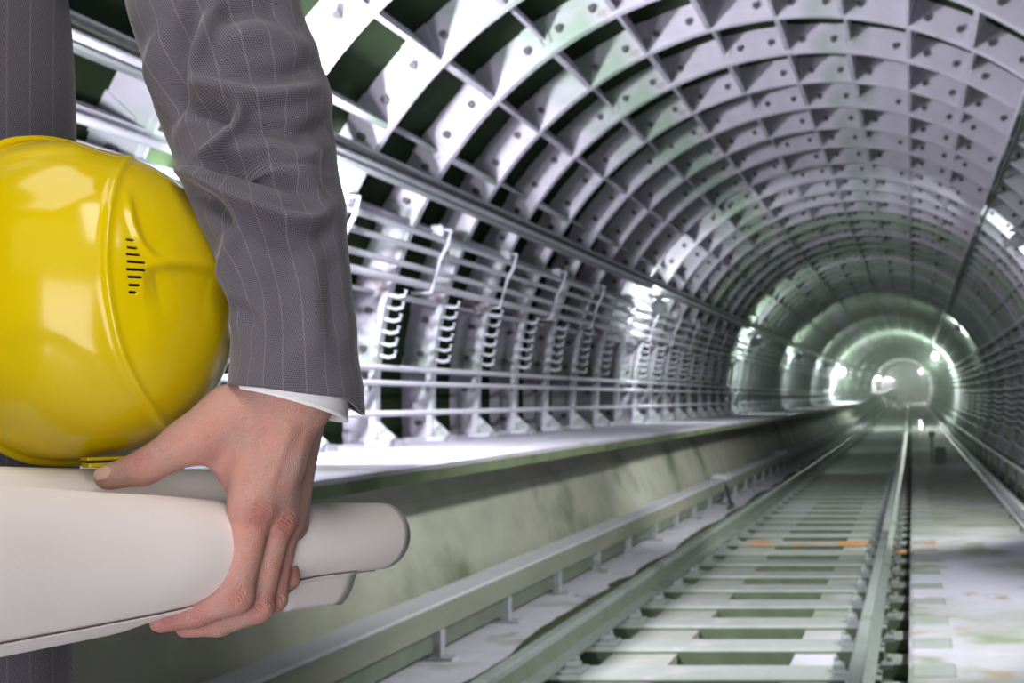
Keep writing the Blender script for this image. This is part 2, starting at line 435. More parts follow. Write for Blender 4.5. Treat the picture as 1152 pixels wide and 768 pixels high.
def rbracket():
    b = MB(); pts = []
    for i in range(11):
        z = -.85 + 2.0*i/10; pts.append((wallx(z, .02, 1), z))
    for i in range(10):
        (xa, za), (xb, zb) = pts[i], pts[i+1]
        b.add([(xa-.02,-.02,za),(xa+.02,-.02,za),(xa+.02,.02,za),(xa-.02,.02,za),(xb-.02,-.02,zb),(xb+.02,-.02,zb),(xb+.02,.02,zb),(xb-.02,.02,zb)],
              [(0,1,5,4),(1,2,6,5),(2,3,7,6),(3,0,4,7)] + ([(0,3,2,1)] if i == 0 else []) + ([(4,5,6,7)] if i == 9 else []))
    o = b.build('cable_rack', M['bracket'])
    for z in zs:
        h = MB(); x = wallx(z, .10, 1); h.tube([(x+.08, 0, z-.043), (x-.02, 0, z-.043), (x-.044, 0, z+.005)], .01, 6); h.build('hook', M['bracket'], o)
    return o
proto = rbracket()
for k in range(14):
    y = 2.92*(k+1) + 5.84; o = proto if k == 0 else copy_tree(proto)
    dx, dz = bend(y); o.location = (dx, y, H+dz)
    tag(o, 'upright iron cable rack on the side wall above the pale pipe', 'cable rack', 'cable racks on the far side wall')
# trackside box on the right slab
r = empty('trackside_box', (.44, 21.6, .10)); tag(r, 'small dark trackside box with a post on the slab between rail and pipe', 'box')
b = MB(); b.cbox(-.0, .22, -.12, .12, 0, .36, .03); b.build('box', M['dcable'], r)
b = MB(); b.tube([(-.06, 0, 0), (-.06, 0, .62)], .025, 8); b.cbox(-.12, .0, -.05, .05, .56, .68, .015); b.build('post', M['web'], r)

# lamps
def point(loc, e, c, r=.08, name='lamp_light'):
    l = bpy.data.lights.new(name, 'POINT'); l.energy = e; l.color = c; l.shadow_soft_size = r
    o = bpy.data.objects.new(name, l); col.objects.link(o); o.location = loc
    return o
def lamp(x, y, z, side, hooded, label, e, c=None):
    c = c or ((.93, .92, 1.) if y < 6 else (.95, .97, .98) if y < 15 else (.82, 1., .84))
    dx, dz = bend(y); r = empty('tunnel_lamp', (x+dx, y, z+dz)); tag(r, label, 'lamp', 'lamps along the tunnel')
    s = side; bs = 1. if hooded else 2.3
    b = MB(); b.tube([(-s*.03, .0, .10), (0, .02, .06), (0, .05, .02)], .02, 8)
    b.cbox(-.09, .09, -.04, .10, .05, .09, .02); b.build('mount', M['lamp_body'], r)
    if hooded:
        b = MB()   # a bowl shade open towards the far end
        vs = []; fs = []
        for i in range(7):
            a = PI/2*i/6; rr = .085*math.sin(a); yy = -.085*math.cos(a)
            for k in range(16): vs.append((rr*math.cos(k*PI/8), yy, rr*math.sin(k*PI/8)-.03))
        for i in range(6):
            for k in range(16): fs.append((i*16+k, i*16+(k+1)%16, (i+1)*16+(k+1)%16, (i+1)*16+k))
        b.add(vs, fs); b.build('shade', M['lamp_body'], r, smooth=True)
    b = MB(); vs = []; fs = []
    for i in range(9):
        a = PI*i/8
        for k in range(12): vs.append((bs*.05*math.sin(a)*math.cos(k*PI/6), bs*.05*math.sin(a)*math.sin(k*PI/6)+.04, -.03-.05*(bs-1)+bs*.055*math.cos(a)))
    for i in range(8):
        for k in range(12): fs.append((i*12+k, (i+1)*12+k, (i+1)*12+(k+1)%12, i*12+(k+1)%12))
    b.add(vs, fs); b.build('bulb', M['lamp_on'], r, smooth=True)
    p = point((0, .03, -.03-.05*(bs-1)-(.2 if bs > 1 else 0)), e, c, r=.06); p.parent = r
    if hooded:      # the shade keeps the light off the wall behind the lamp
        l = bpy.data.lights.new('lamp_light', 'SPOT'); l.energy = e; l.color = c; l.spot_size = math.radians(168); l.spot_blend = .35; l.shadow_soft_size = .06
        p.data = l; p.location = (0, .05, -.03); p.rotation_euler = (PI/2, 0, 0)
    return r
LX, LZ = -2.64, H+.98
LAMP_E = 240
lamp(-2.70, 4.2, H+.93, -1, True, 'hooded lamp on the wall behind the arm of the man', NEAR)
lamp(-2.25, 2.6, H+.62, -1, True, 'unseen hooded lamp added behind the torso of the man', 520)  # made-up lamp, added to brighten the gap behind the arm
for i, y in enumerate([11.2, 18.0, 25.0, 32.5]):
    lamp(LX, y, LZ, -1, True, 'hooded lamp under the cable tray of the vault', LAMP_E)
lamp(LX, 40.6, LZ, -1, False, 'bare glowing lamp on the wall, nearer of the two above the walkway', 380)
for i, y in enumerate([50, 60, 72]):
    lamp(LX, y, LZ, -1, True, 'hooded lamp under the cable tray of the vault', LAMP_E)
lamp(LX, 88., LZ, -1, False, 'bare glowing lamp far down the tunnel above the walkway', 900)
for i, y in enumerate([11.5, 26.5]):
    lamp(1.12, y, H+1.72, 1, True, 'hooded lamp hanging below the dark vault cable', 130)
lamp(.90, 42, H+1.62, 1, False, 'bare glowing lamp below the dark vault cable, brightest of all', 520)
lamp(.90, 96, H+1.62, 1, False, 'bare glowing lamp far down the tunnel below the dark vault cable', 900)
for y in (120, 140, 160):
    lamp(LX, y, LZ, -1, False, 'bare glowing lamp at the far end of the tunnel', 1200)
def area(loc, target, sx, sy, e, c=(1,1,1), name='area_light'):
    l = bpy.data.lights.new(name, 'AREA'); l.shape = 'RECTANGLE'; l.size = sx; l.size_y = sy; l.energy = e; l.color = c
    o = bpy.data.objects.new(name, l); col.objects.link(o); o.location = loc
    o.rotation_euler = (Vector(target)-Vector(loc)).to_track_quat('-Z', 'Y').to_euler()
    return o
area((-.3, -1.6, H+1.3), (-.6, 12, H-.9), 3.2, 1.6, MOUTH_FILL, (.66, 1., .60), 'mouth_fill')  # unseen fill added at the tunnel mouth, green to tint the shadows
for i_, (fx, fy, fz, ty) in enumerate([(1.35, 5.3, H+1.35, 6.6), (1.42, 9.6, H+1.25, 11.5)]):  # unseen spots added outside the view to light the track
    sp = bpy.data.lights.new('track_fill', 'SPOT'); sp.energy = TRACK_FILL; sp.spot_size = math.radians(84); sp.spot_blend = .6; sp.shadow_soft_size = .12; sp.color = (.97, 1., .96)
    so = bpy.data.objects.new('track_fill', sp); col.objects.link(so); so.location = (fx, fy, fz)
    so.rotation_euler = (Vector((-1.15, ty, 0))-so.location).to_track_quat('-Z', 'Y').to_euler()

# damp air down the tunnel
def haze():
    m = bpy.data.materials.new('damp_air'); m.use_nodes = True; t = m.node_tree; t.nodes.remove(t.nodes['Principled BSDF'])
    v = nd(t, 'ShaderNodeVolumeScatter'); v.inputs['Color'].default_value = (.80, 1., .84, 1); v.inputs['Density'].default_value = HAZE; v.inputs['Anisotropy'].default_value = .2
    t.links.new(v.outputs[0], t.nodes['Material Output'].inputs['Volume'])
    b = MB(); b.box(-4.5, 3.2, 14, 177, -.6, 7.5); o = b.build('haze', m); fix_normals(o)
    tag(o, kind='stuff'); o['label'] = 'thin damp haze filling the far part of the tunnel'; o['category'] = 'haze'
if HAZE: haze()

# a film of water on the slab far down the right side
b = MB(); L_ = []; R_ = []
for i in range(25):
    q = i/24; y = 40 + 14*q; dx, dz = bend(y); w = .16*math.sin(PI*q)**.6*(1 + .25*math.sin(q*17)); cx = .42 - .16*q + .03*math.sin(q*9)
    L_.append((cx-w+dx, y, .112+dz)); R_.append((cx+w+dx, y, .112+dz))
b.add(L_+R_, [(i, 25+i, 26+i, i+1) for i in range(24)])
M['water'] = mat('wet_film', (.30, .33, .33), .08, spec=.9)
tag(b.build('puddle', M['water']), 'long shining puddle on the slab far down the tunnel', 'puddle')
# ------------------------------------------------------------------ the man: local frame in mm (a right, b up, c towards the camera)
_d0 = Vector(((200-VX)/F, 1, -(400-VY)/F)); DIST = 1.05
FWD = Vector((_d0.x, 1, 0)).normalized()                    # level, away from the camera
RGT = FWD.cross(Vector((0, 0, 1))).normalized(); UP = Vector((0, 0, 1))
CAMP = Vector((0, 0, H)); ORG = CAMP + _d0.normalized()*DIST
def W(p):   # local mm -> world
    return ORG + (RGT*p[0] + UP*p[1] - FWD*p[2])*.001
def L(px, py, c):   # point at depth c seen at this place of the photo -> local mm
    d = Vector(((px-VX)/F, 1, -(py-VY)/F))
    n = FWD; t = ((ORG - n*(c*.001)) - CAMP).dot(n)/d.dot(n)
    q = CAMP + d*t - ORG
    return np.array([q.dot(RGT)*1000, q.dot(UP)*1000, -q.dot(n)*1000])
_Ra = np.array(RGT); _Ua = np.array(UP); _Fa = np.array(FWD); _Oa = np.array(ORG); _Ca = np.array(CAMP)
def Wn(P):  # many points
    P = np.asarray(P, float)
    return _Oa + (P[:, :1]*_Ra + P[:, 1:2]*_Ua - P[:, 2:3]*_Fa)*.001
def PX(P):  # local mm -> photo px (for laying out folds and ridges on a surface)
    q = Wn(P) - _Ca
    return np.c_[VX + F*q[:, 0]/q[:, 1], VY - F*q[:, 2]/q[:, 1]]

# ---- implicit surfaces
def seg(P, a, b, ra, rb):
    a = np.asarray(a, float); b = np.asarray(b, float); ab = b-a
    t = np.clip(((P-a)@ab)/(ab@ab), 0, 1)
    return np.linalg.norm(P-(a+t[..., None]*ab), axis=-1) - (ra+(rb-ra)*t)
def ell(P, c, r, R=None):
    q = P-np.asarray(c, float)
    if R is not None: q = q@np.asarray(R)
    q = q/np.asarray(r, float); k = np.linalg.norm(q, axis=-1)
    return (k-1)*min(r)
def smin(a, b, k):
    h = np.clip(.5+.5*(b-a)/k, 0, 1)
    return b+(a-b)*h-k*h*(1-h)
def smax(a, b, k): return -smin(-a, -b, k)
def nets(f, lo, hi, h):
    lo = np.array(lo, float); hi = np.array(hi, float)
    n = np.ceil((hi-lo)/h).astype(int)+1
    ax = [lo[i]+h*np.arange(n[i]) for i in range(3)]
    D = np.empty(n)
    for i in range(0, n[0], 16):
        g = np.stack(np.meshgrid(ax[0][i:i+16], ax[1], ax[2], indexing='ij'), -1)
        D[i:i+16] = f(g)
    D = np.where(np.abs(D) < 1e-6, 1e-6, D)
    S = D < 0
    c = S[:-1,:-1,:-1].astype(int)
    for o in [(1,0,0),(0,1,0),(0,0,1),(1,1,0),(1,0,1),(0,1,1),(1,1,1)]:
        c = c + S[o[0]:n[0]-1+o[0], o[1]:n[1]-1+o[1], o[2]:n[2]-1+o[2]]
    act = (c > 0) & (c < 8)
    idx = -np.ones(act.shape, int); I = np.argwhere(act); idx[act] = np.arange(len(I))
    acc = np.zeros((len(I), 3)); cnt = np.zeros(len(I))
    corners = [(i, j, k) for i in (0,1) for j in (0,1) for k in (0,1)]
    for A in corners:
        for d in range(3):
            if A[d] == 0:
                B = list(A); B[d] = 1
                da = D[I[:,0]+A[0], I[:,1]+A[1], I[:,2]+A[2]]; db = D[I[:,0]+B[0], I[:,1]+B[1], I[:,2]+B[2]]
                m = (da < 0) != (db < 0); t = np.where(m, da/np.where(m, da-db, 1), 0)
                p = np.tile(np.array(A, float), (len(I), 1)); p[:, d] += t
                acc[m] += p[m]; cnt[m] += 1
    V = lo+(I+acc/cnt[:, None])*h
    Q = []
    for d in range(3):
        e1, e2 = [(1,2),(2,0),(0,1)][d]
        sl = [slice(None)]*3; sh = [slice(None)]*3
        sl[d] = slice(0, n[d]-1); sh[d] = slice(1, n[d])
        X = np.argwhere(S[tuple(sl)] != S[tuple(sh)])
        X = X[(X[:, e1] > 0) & (X[:, e2] > 0) & (X[:, e1] < n[e1]-1) & (X[:, e2] < n[e2]-1)]
        ins = S[X[:,0], X[:,1], X[:,2]]
        def at(u, v):
            Y = X.copy(); Y[:, e1] -= u; Y[:, e2] -= v
            return idx[Y[:,0], Y[:,1], Y[:,2]]
        q = np.c_[at(1,1), at(0,1), at(0,0), at(1,0)]
        q[~ins] = q[~ins][:, ::-1]
        Q.append(q)
    Q = np.concatenate(Q); Q = Q[(Q >= 0).all(1)]
    return V, Q
def mesh_obj(name, V, Q, material, parent=None, smooth=True, uv=None):
    me = bpy.data.meshes.new(name); me.from_pydata([tuple(p) for p in Wn(V)], [], [tuple(map(int, q)) for q in Q]); me.update()
    me.materials.append(material)
    if smooth: me.polygons.foreach_set('use_smooth', [True]*len(me.polygons))
    if uv is not None: set_uv(me, uv)
    o = bpy.data.objects.new(name, me); col.objects.link(o)
    if parent: o.parent = parent
    return o
def relax(V, Q, it=2, lam=.5):
    E = np.concatenate([Q[:, [0,1]], Q[:, [1,2]], Q[:, [2,3]], Q[:, [3,0]]]); E = np.concatenate([E, E[:, ::-1]])
    n = len(V); cnt = np.bincount(E[:,0], minlength=n)[:, None]
    for _ in range(it):
        s = np.stack([np.bincount(E[:,0], V[E[:,1], i], minlength=n) for i in range(3)], 1)
        V = V+lam*(s/np.maximum(cnt, 1)-V)
    return V
def polydist(P, pts):
    """distance in px and parameter of 2-D points to a polyline"""
    P = np.asarray(P, float); best = np.full(len(P), 1e9); par = np.zeros(len(P)); side = np.zeros(len(P)); n = len(pts)-1
    for i in range(n):
        a = np.array(pts[i], float); b = np.array(pts[i+1], float); ab = b-a
        t = np.clip(((P-a)@ab)/(ab@ab), 0, 1); q = P-(a+t[:, None]*ab); d = np.linalg.norm(q, axis=1)
        m = d < best; best[m] = d[m]; par[m] = ((i+t)/n)[m]; side[m] = np.sign(ab[0]*q[:,1]-ab[1]*q[:,0])[m]
    return best, par, side
def smooth_line(pts, n=24):
    """catmull-rom through points"""
    p = [np.array(q, float) for q in pts]; p = [2*p[0]-p[1]]+p+[2*p[-1]-p[-2]]; out = []
    m = len(p)-3
    for i in range(n+1):
        u = i/n*m; k = min(int(u), m-1); t = u-k; a, b, c, d = p[k:k+4]
        out.append(.5*((2*b)+(-a+c)*t+(2*a-5*b+4*c-d)*t*t+(-a+3*b-3*c+d)*t**3))
    return np.array(out)
def interp(x, xs, ys):
    """smooth monotone-ish interpolation of a table"""
    xs = np.array(xs, float); ys = np.array(ys, float); x = np.clip(x, xs[0], xs[-1])
    m = np.gradient(ys, xs); k = np.clip(np.searchsorted(xs, x, side='right')-1, 0, len(xs)-2)
    h = xs[k+1]-xs[k]; t = (x-xs[k])/h
    return (2*t**3-3*t**2+1)*ys[k]+(t**3-2*t*t+t)*h*m[k]+(-2*t**3+3*t*t)*ys[k+1]+(t**3-t*t)*h*m[k+1]

# ---- materials of the man and what he holds
def fabric(name):
    m = bpy.data.materials.new(name); m.use_nodes = True; t = m.node_tree; b = t.nodes['Principled BSDF']
    b.inputs['Roughness'].default_value = .85; b.inputs['Specular IOR Level'].default_value = .2
    b.inputs['Sheen Weight'].default_value = .25; b.inputs['Sheen Roughness'].default_value = .4
    uv = nd(t, 'ShaderNodeUVMap'); uv.uv_map = 'UVMap'       # in cm
    sep = nd(t, 'ShaderNodeSeparateXYZ'); t.links.new(uv.outputs[0], sep.inputs[0])
    def math_(op, a, b2=None):
        n = nd(t, 'ShaderNodeMath'); n.operation = op
        for i, v in enumerate((a, b2)):
            if v is None: continue
            if isinstance(v, (int, float)): n.inputs[i].default_value = v
            else: t.links.new(v, n.inputs[i])
        return n.outputs[0]
    # twill weave: small diagonal checker
    ck = nd(t, 'ShaderNodeTexChecker'); ck.inputs['Scale'].default_value = 11
    rot = nd(t, 'ShaderNodeMapping'); rot.inputs['Rotation'].default_value = (0, 0, .6)
    nw = nd(t, 'ShaderNodeTexNoise'); nw.inputs['Scale'].default_value = 6; t.links.new(uv.outputs[0], nw.inputs['Vector'])
    vm = nd(t, 'ShaderNodeVectorMath'); vm.operation = 'SCALE'; vm.inputs['Scale'].default_value = .05; t.links.new(nw.outputs['Color'], vm.inputs[0])
    va = nd(t, 'ShaderNodeVectorMath'); t.links.new(uv.outputs[0], va.inputs[0]); t.links.new(vm.outputs[0], va.inputs[1])
    t.links.new(va.outputs[0], rot.inputs[0]); t.links.new(rot.outputs[0], ck.inputs['Vector'])
    mix = nd(t, 'ShaderNodeMix', data_type='RGBA'); mix.inputs[6].default_value = (.056, .050, .066, 1); mix.inputs[7].default_value = (.150, .137, .168, 1)
    t.links.new(ck.outputs['Fac'], mix.inputs[0])
    # fine pin stripes about 15 mm apart, broken like stitches
    fr = math_('FRACT', math_('MULTIPLY', sep.outputs[0], 1/1.45)); d = math_('ABSOLUTE', math_('SUBTRACT', fr, .5))
    line = math_('LESS_THAN', d, .03)
    n2 = nd(t, 'ShaderNodeTexNoise'); n2.inputs['Scale'].default_value = 3; t.links.new(uv.outputs[0], n2.inputs['Vector'])
    fac = math_('MULTIPLY', math_('MULTIPLY', line, n2.outputs['Fac']), .38)
    m2 = nd(t, 'ShaderNodeMix', data_type='RGBA'); m2.inputs[7].default_value = (.40, .36, .36, 1)
    t.links.new(fac, m2.inputs[0]); t.links.new(mix.outputs[2], m2.inputs[6])
    # slow tone drift of the cloth
    n3 = nd(t, 'ShaderNodeTexNoise'); n3.inputs['Scale'].default_value = 60; n3.inputs['Detail'].default_value = 3; t.links.new(uv.outputs[0], n3.inputs['Vector'])
    m3 = nd(t, 'ShaderNodeMix', data_type='RGBA'); m3.blend_type = 'MULTIPLY'; m3.inputs[7].default_value = (.75, .72, .72, 1)
    t.links.new(n3.outputs['Fac'], m3.inputs[0]); t.links.new(m2.outputs[2], m3.inputs[6]); t.links.new(m3.outputs[2], b.inputs['Base Color'])
    bp = nd(t, 'ShaderNodeBump'); bp.inputs['Distance'].default_value = .0004; bp.inputs['Strength'].default_value = .6
    t.links.new(ck.outputs['Fac'], bp.inputs['Height']); t.links.new(bp.outputs[0], b.inputs['Normal'])
    return m
M['suit'] = fabric('grey_suit_cloth')
M['yellow'] = mat('yellow_plastic', (.56, .40, .001), .18, var=.015, coat=.15, spec=.4)
M['rimdark'] = mat('dark_plastic', (.03, .022, .01), .6)
M['paper'] = mat('drawing_paper', (.87, .80, .80), .75, var=.02, var_scale=30, bump=.00012, bump_scale=350, spec=.25)
M['shirt'] = mat('white_shirt', (.80, .80, .84), .8, bump=.0003, bump_scale=500)
def skin_mat():
    m = mat('skin', (.465, .262, .228), .5, spots=[((.52, .245, .20), 22, .50, .70), ((.45, .27, .22), 60, .55, .7)], var=.10, var_scale=40, sss=.15, spec=.35)
    t = m.node_tree; b = t.nodes['Principled BSDF']
    src_ = b.inputs['Base Color'].links[0].from_socket; at = nd(t, 'ShaderNodeAttribute'); at.attribute_name = 'flush'
    nz_ = nd(t, 'ShaderNodeTexNoise'); nz_.inputs['Scale'].default_value = 260; mu = nd(t, 'ShaderNodeMath'); mu.operation = 'MULTIPLY_ADD'
    mu.inputs[1].default_value = .55; t.links.new(nz_.outputs['Fac'], mu.inputs[0]); mu.inputs[2].default_value = .5
    m5 = nd(t, 'ShaderNodeMath'); m5.operation = 'MULTIPLY'; t.links.new(at.outputs['Fac'], m5.inputs[0]); t.links.new(mu.outputs[0], m5.inputs[1])
    fx = nd(t, 'ShaderNodeMix', data_type='RGBA'); fx.inputs[7].default_value = (.40, .13, .115, 1)
    t.links.new(m5.outputs[0], fx.inputs[0]); t.links.new(src_, fx.inputs[6]); t.links.new(fx.outputs[2], b.inputs['Base Color'])
    tc = nd(t, 'ShaderNodeTexCoord')
    v1 = nd(t, 'ShaderNodeTexVoronoi'); v1.inputs['Scale'].default_value = 620; v1.feature = 'DISTANCE_TO_EDGE'
    n1 = nd(t, 'ShaderNodeTexNoise'); n1.inputs['Scale'].default_value = 130; n1.inputs['Detail'].default_value = 6
    t.links.new(tc.outputs['Object'], v1.inputs['Vector']); t.links.new(tc.outputs['Object'], n1.inputs['Vector'])
    ad = nd(t, 'ShaderNodeMath'); ad.operation = 'ADD'; t.links.new(v1.outputs['Distance'], ad.inputs[0]); t.links.new(n1.outputs['Fac'], ad.inputs[1])
    bp = nd(t, 'ShaderNodeBump'); bp.inputs['Distance'].default_value = .0012; bp.inputs['Strength'].default_value = 1.
    t.links.new(ad.outputs[0], bp.inputs['Height']); t.links.new(bp.outputs[0], b.inputs['Normal'])
    return m
M['skin'] = skin_mat()
M['nail'] = mat('fingernail', (.56, .35, .29), .35, var=.04)
M['hair'] = mat('dark_hair', (.05, .035, .025), .5, bump=.003, bump_scale=200)
M['shoe'] = mat('black_leather', (.02, .02, .022), .3)

# ---- rolls of drawings
R1 = dict(x=[-240, -90, 0, 100, 182, 262, 295, 335, 400, 432], y=[648, 641, 636, 630, 624, 617, 613.5, 609, 605, 603],
          c=[170, 105, 62, 14, -25, -66, -84, -108, -160, -192], r=[63, 60, 57, 53, 49, 42, 39.5, 37.5, 36, 35.5])
def r1(px): return L(px, float(interp(px, R1['x'], R1['y'])), float(interp(px, R1['x'], R1['c']))), float(interp(px, R1['x'], R1['r']))
def frame(t):
    t = t/np.linalg.norm(t); u = np.array([0, 1., 0]); u = u-t*(u@t); u /= np.linalg.norm(u); s = np.cross(t, u)   # s points to the back or front
    return t, u, s
def roll(name, axis, x0, x1, n, turns, pitch, phase, parent=None, th=.5):
    """a sheet rolled into a spiral: outer surface, inner layers and real thickness"""
    V = []; Q = []; m = int(turns*44)
    for i in range(n+1):
        px = x0+(x1-x0)*i/n; c, r = axis(px); c2, _ = axis(px+1); c1, _ = axis(px-1); t, u, s = frame(c2-c1)
        for j in range(m+1):
            a = phase+2*PI*j/44; rr = r-pitch*(j/44)
            V.append(c+(u*math.cos(a)+s*math.sin(a))*rr)
    w = m+1
    for i in range(n):
        for j in range(m): Q.append((i*w+j, (i+1)*w+j, (i+1)*w+j+1, i*w+j+1))
    o = mesh_obj(name, np.array(V), np.array(Q), M['paper'], parent)
    md = o.modifiers.new('thickness', 'SOLIDIFY'); md.thickness = th*.001; md.offset = 0
    return o
main = roll('paper_roll', r1, -230, 428, 76, 3.6, 2.2, PI*1.02)
tag(main, 'thick roll of off-white drawing paper gripped by the fingers', 'paper roll')
# free edge of the outer sheet, hanging below and behind the roll
V = []; Q = []; n = 50; m = 10
for i in range(n+1):
    u_ = i/n; px = -230+(386+230)*u_; c, r = r1(px); c2, _ = r1(px+1); c1, _ = r1(px-1); t, u, s = frame(c2-c1)
    if s[2] < 0: s = -s                      # s towards the camera
    drop = 17+17*u_ if px > 300 else (12 if px < 150 else 5+7*max(0, (180-px)/30))
    for j in range(m+1):
        q = j/m; a = math.radians(150+42*q)      # leaves the roll at its lower front
        rr = r+.9+drop*max(0, (q-.25)/.75)**1.5*.9
        lean = 22*q*(1 if px > 300 else 0)
        V.append(c+(u*math.cos(a)+s*math.sin(a))*rr+t*lean)
for i in range(n):
    for j in range(m): Q.append((i*(m+1)+j, i*(m+1)+j+1, (i+1)*(m+1)+j+1, (i+1)*(m+1)+j))
o = mesh_obj('loose_edge', np.array(V), np.array(Q), M['paper'], main)
md = o.modifiers.new('thickness', 'SOLIDIFY'); md.thickness = .0006; md.offset = 0
def r2(px):
    c = float(interp(px, [-90, 0, 120, 240, 275], [-30, -62, -100, -136, -146])); y = float(interp(px, [-90, 0, 120, 240, 275], [566, 566, 565, 563, 563]))
    return L(px, y, c), float(interp(px, [-90, 0, 240, 275], [31, 30, 30, 30]))
back = roll('paper_roll', r2, -90, 256, 40, 4.2, 1.6, PI*.6)
tag(back, 'second roll of drawing paper lying behind the gripped roll, directly under the helmet', 'paper roll')

# ---- hard hat
def hard_hat():
    cen = L(82, 341, -112); m_ = np.array([.66, .02, .75]); m_ /= np.linalg.norm(m_)
    b_ = np.array([0, 1, 0.]); b_ -= m_*(b_@m_); b_ /= np.linalg.norm(b_); a_ = np.cross(b_, m_); a_ /= np.linalg.norm(a_)   # a_ : across the hat
    NA, NB = 150, 230; hgt, wid, lng = 126, 104, 132.5
    V = []; e = 2.25
    us = np.linspace(0, PI/2, NA+1); vs = np.linspace(0, 2*PI, NB, endpoint=False)
    U, VV = np.meshgrid(us, vs, indexing='ij')
    def se(x, p): return np.sign(x)*np.abs(x)**p
    k = 2/e
    zz = se(np.cos(U), .93); rr = se(np.sin(U), .93)
    x = rr*se(np.cos(VV), k)*wid; y = rr*se(np.sin(VV), k)*lng; z = zz*hgt
    P = cen+x[..., None]*a_+y[..., None]*b_+z[..., None]*m_
    P = P.reshape(-1, 3)
    # outward normals by finite differences
    G = P.reshape(NA+1, NB, 3); du = np.gradient(G, axis=0); dv = np.roll(G, -1, 1)-np.roll(G, 1, 1)
    N = np.cross(du, dv); ln = np.linalg.norm(N, axis=-1, keepdims=True); N = N/np.maximum(ln, 1e-9); N[0] = m_
    N = N.reshape(-1, 3); sgn = np.sign(((P-cen)*N).sum(1)); N *= sgn[:, None]
    px = PX(P); face = np.clip(N[:, 2]*3+.2, 0, 1)      # features moulded on this side of the shell
    h = np.zeros(len(P))
    def ridge(pts, w, amp, taper=True):
        d, t, s = polydist(px, smooth_line(pts)); g = np.exp(-(d/w)**2)*amp
        return g*(np.clip(4*np.minimum(t, 1-t)+.15, 0, 1) if taper else 1)
    def step(pts, w, amp, reach):
        """a soft step on the side to which the line turns its right hand, fading over reach px"""
        d, t, s = polydist(px, smooth_line(pts)); sd = d*s
        return amp/(1+np.exp(-sd/w))*np.exp(-np.clip(sd, 0, None)**2/reach**2)*np.clip(5*np.minimum(t, 1-t), 0, 1)
    # long moulded ridge from the top, past the vents, to the lower rim
    rg = [(150, 170), (132, 196), (122, 240), (119, 290), (124, 340), (136, 392), (158, 440), (192, 486)]
    h += ridge(rg, 5.0, 2.6, False); h += step(rg, 3.5, -1.8, 60)
    # side wing: upper shell overhangs a scoop that ends in a sharp crease towards the crown
    h += step([(160, 303), (190, 300), (225, 302), (268, 312)], 2.5, -5.0, 46)
    h += ridge([(160, 300), (200, 296), (240, 300), (270, 308)], 7, 1.8)
    h += ridge([(143, 214), (150, 250), (163, 278), (186, 296)], 4.5, 2.0); h += step([(186, 297), (163, 278), (150, 250), (143, 214)], 3, -1.5, 30)
    h += step([(205, 330), (168, 350), (158, 385), (170, 430), (196, 470)], 6, -1.5, 50)
    # lower and upper swage lines of the side panel
    h += step([(-40, 396), (0, 384), (35, 376), (62, 380), (95, 402), (132, 440), (168, 480)], 5, -2.6, 70)
    h += step([(-40, 240), (20, 236), (60, 228), (95, 210), (125, 186)], 4, 2.0, 60)
    h += step([(-40, 476), (10, 486), (50, 500), (85, 512), (130, 515)], 2.5, 3.2, 60)
    h += step([(110, 172), (70, 170), (30, 176), (-30, 190)], 2.0, 3.0, 40)
    P = P+N*(h*face)[:, None]
    G = P.reshape(NA+1, NB, 3)
    inner = (P-N*3.2).reshape(NA+1, NB, 3)
    V = np.concatenate([G.reshape(-1, 3), inner.reshape(-1, 3)]); o2 = (NA+1)*NB; Q = []
    for i in range(NA):
        for j in range(NB):
            j2 = (j+1) % NB
            Q.append((i*NB+j, (i+1)*NB+j, (i+1)*NB+j2, i*NB+j2)); Q.append((o2+i*NB+j, o2+i*NB+j2, o2+(i+1)*NB+j2, o2+(i+1)*NB+j))
    for j in range(NB):
        j2 = (j+1) % NB; Q.append((NA*NB+j, o2+NA*NB+j, o2+NA*NB+j2, NA*NB+j2))
    root = empty('hard_hat', W(cen)); tag(root, 'glossy yellow hard hat tucked between the forearm and the torso', 'hard hat')
    shell = mesh_obj('shell', V, Q, M['yellow'])
    fix_normals(shell)
    # vents cut right through the shell
    cut = MB(); Gf = G.reshape(-1, 3); gp = PX(Gf)
    for (vx_, vy_, ln_) in [(146, 270.5, 9), (148, 278, 12), (150, 286, 16), (153, 294.5, 21), (153, 303, 22), (151.5, 312, 17), (150.5, 321, 13), (149, 329.5, 9)]:
        front = np.where(N[:, 2] > 0)[0]
        q = front[np.argmin(((gp[front]-np.array([vx_, vy_]))**2).sum(1))]; c = Gf[q]; nn = N[q]
        ta = np.array([1, .06, 0.]); ta -= nn*(ta@nn); ta /= np.linalg.norm(ta); tb = np.cross(nn, ta)
        hw = ln_/2/1.65; hh = 1.15; ring = []
        for k2 in range(14):
            w_ = 2*PI*k2/14; sx = hh*math.cos(w_)+(hw-hh)*(1 if math.cos(w_) >= 0 else -1); ring.append(c+ta*sx+tb*hh*math.sin(w_))
        vs2 = [W(p+nn*6) for p in ring]+[W(p-nn*9) for p in ring]
        cut.add(vs2, [tuple(range(14)), tuple(range(27, 13, -1))]+[(i, 14+i, 14+(i+1)%14, (i+1)%14) for i in range(14)])
    cu = cut.build('cutter', M['rimdark']); fix_normals(cu)
    md = shell.modifiers.new('vents', 'BOOLEAN'); md.object = cu; md.operation = 'DIFFERENCE'; md.solver = 'EXACT'
    bpy.context.view_layer.update(); dg = bpy.context.evaluated_depsgraph_get()
    me = bpy.data.meshes.new_from_object(shell.evaluated_get(dg), depsgraph=dg)
    shell.modifiers.clear(); shell.data = me; bpy.data.objects.remove(cu)
    par(shell, root)
    # rim: a rolled lip round the opening, with a short peak at the top
    lip = MB(); pts = []
    for j in range(0, NB+1, 2):
        p = G[NA, j % NB]; rad_ = p-cen; rad_ = rad_/np.linalg.norm(rad_)
        pts.append(W(p+rad_*1.6-m_*1.0))
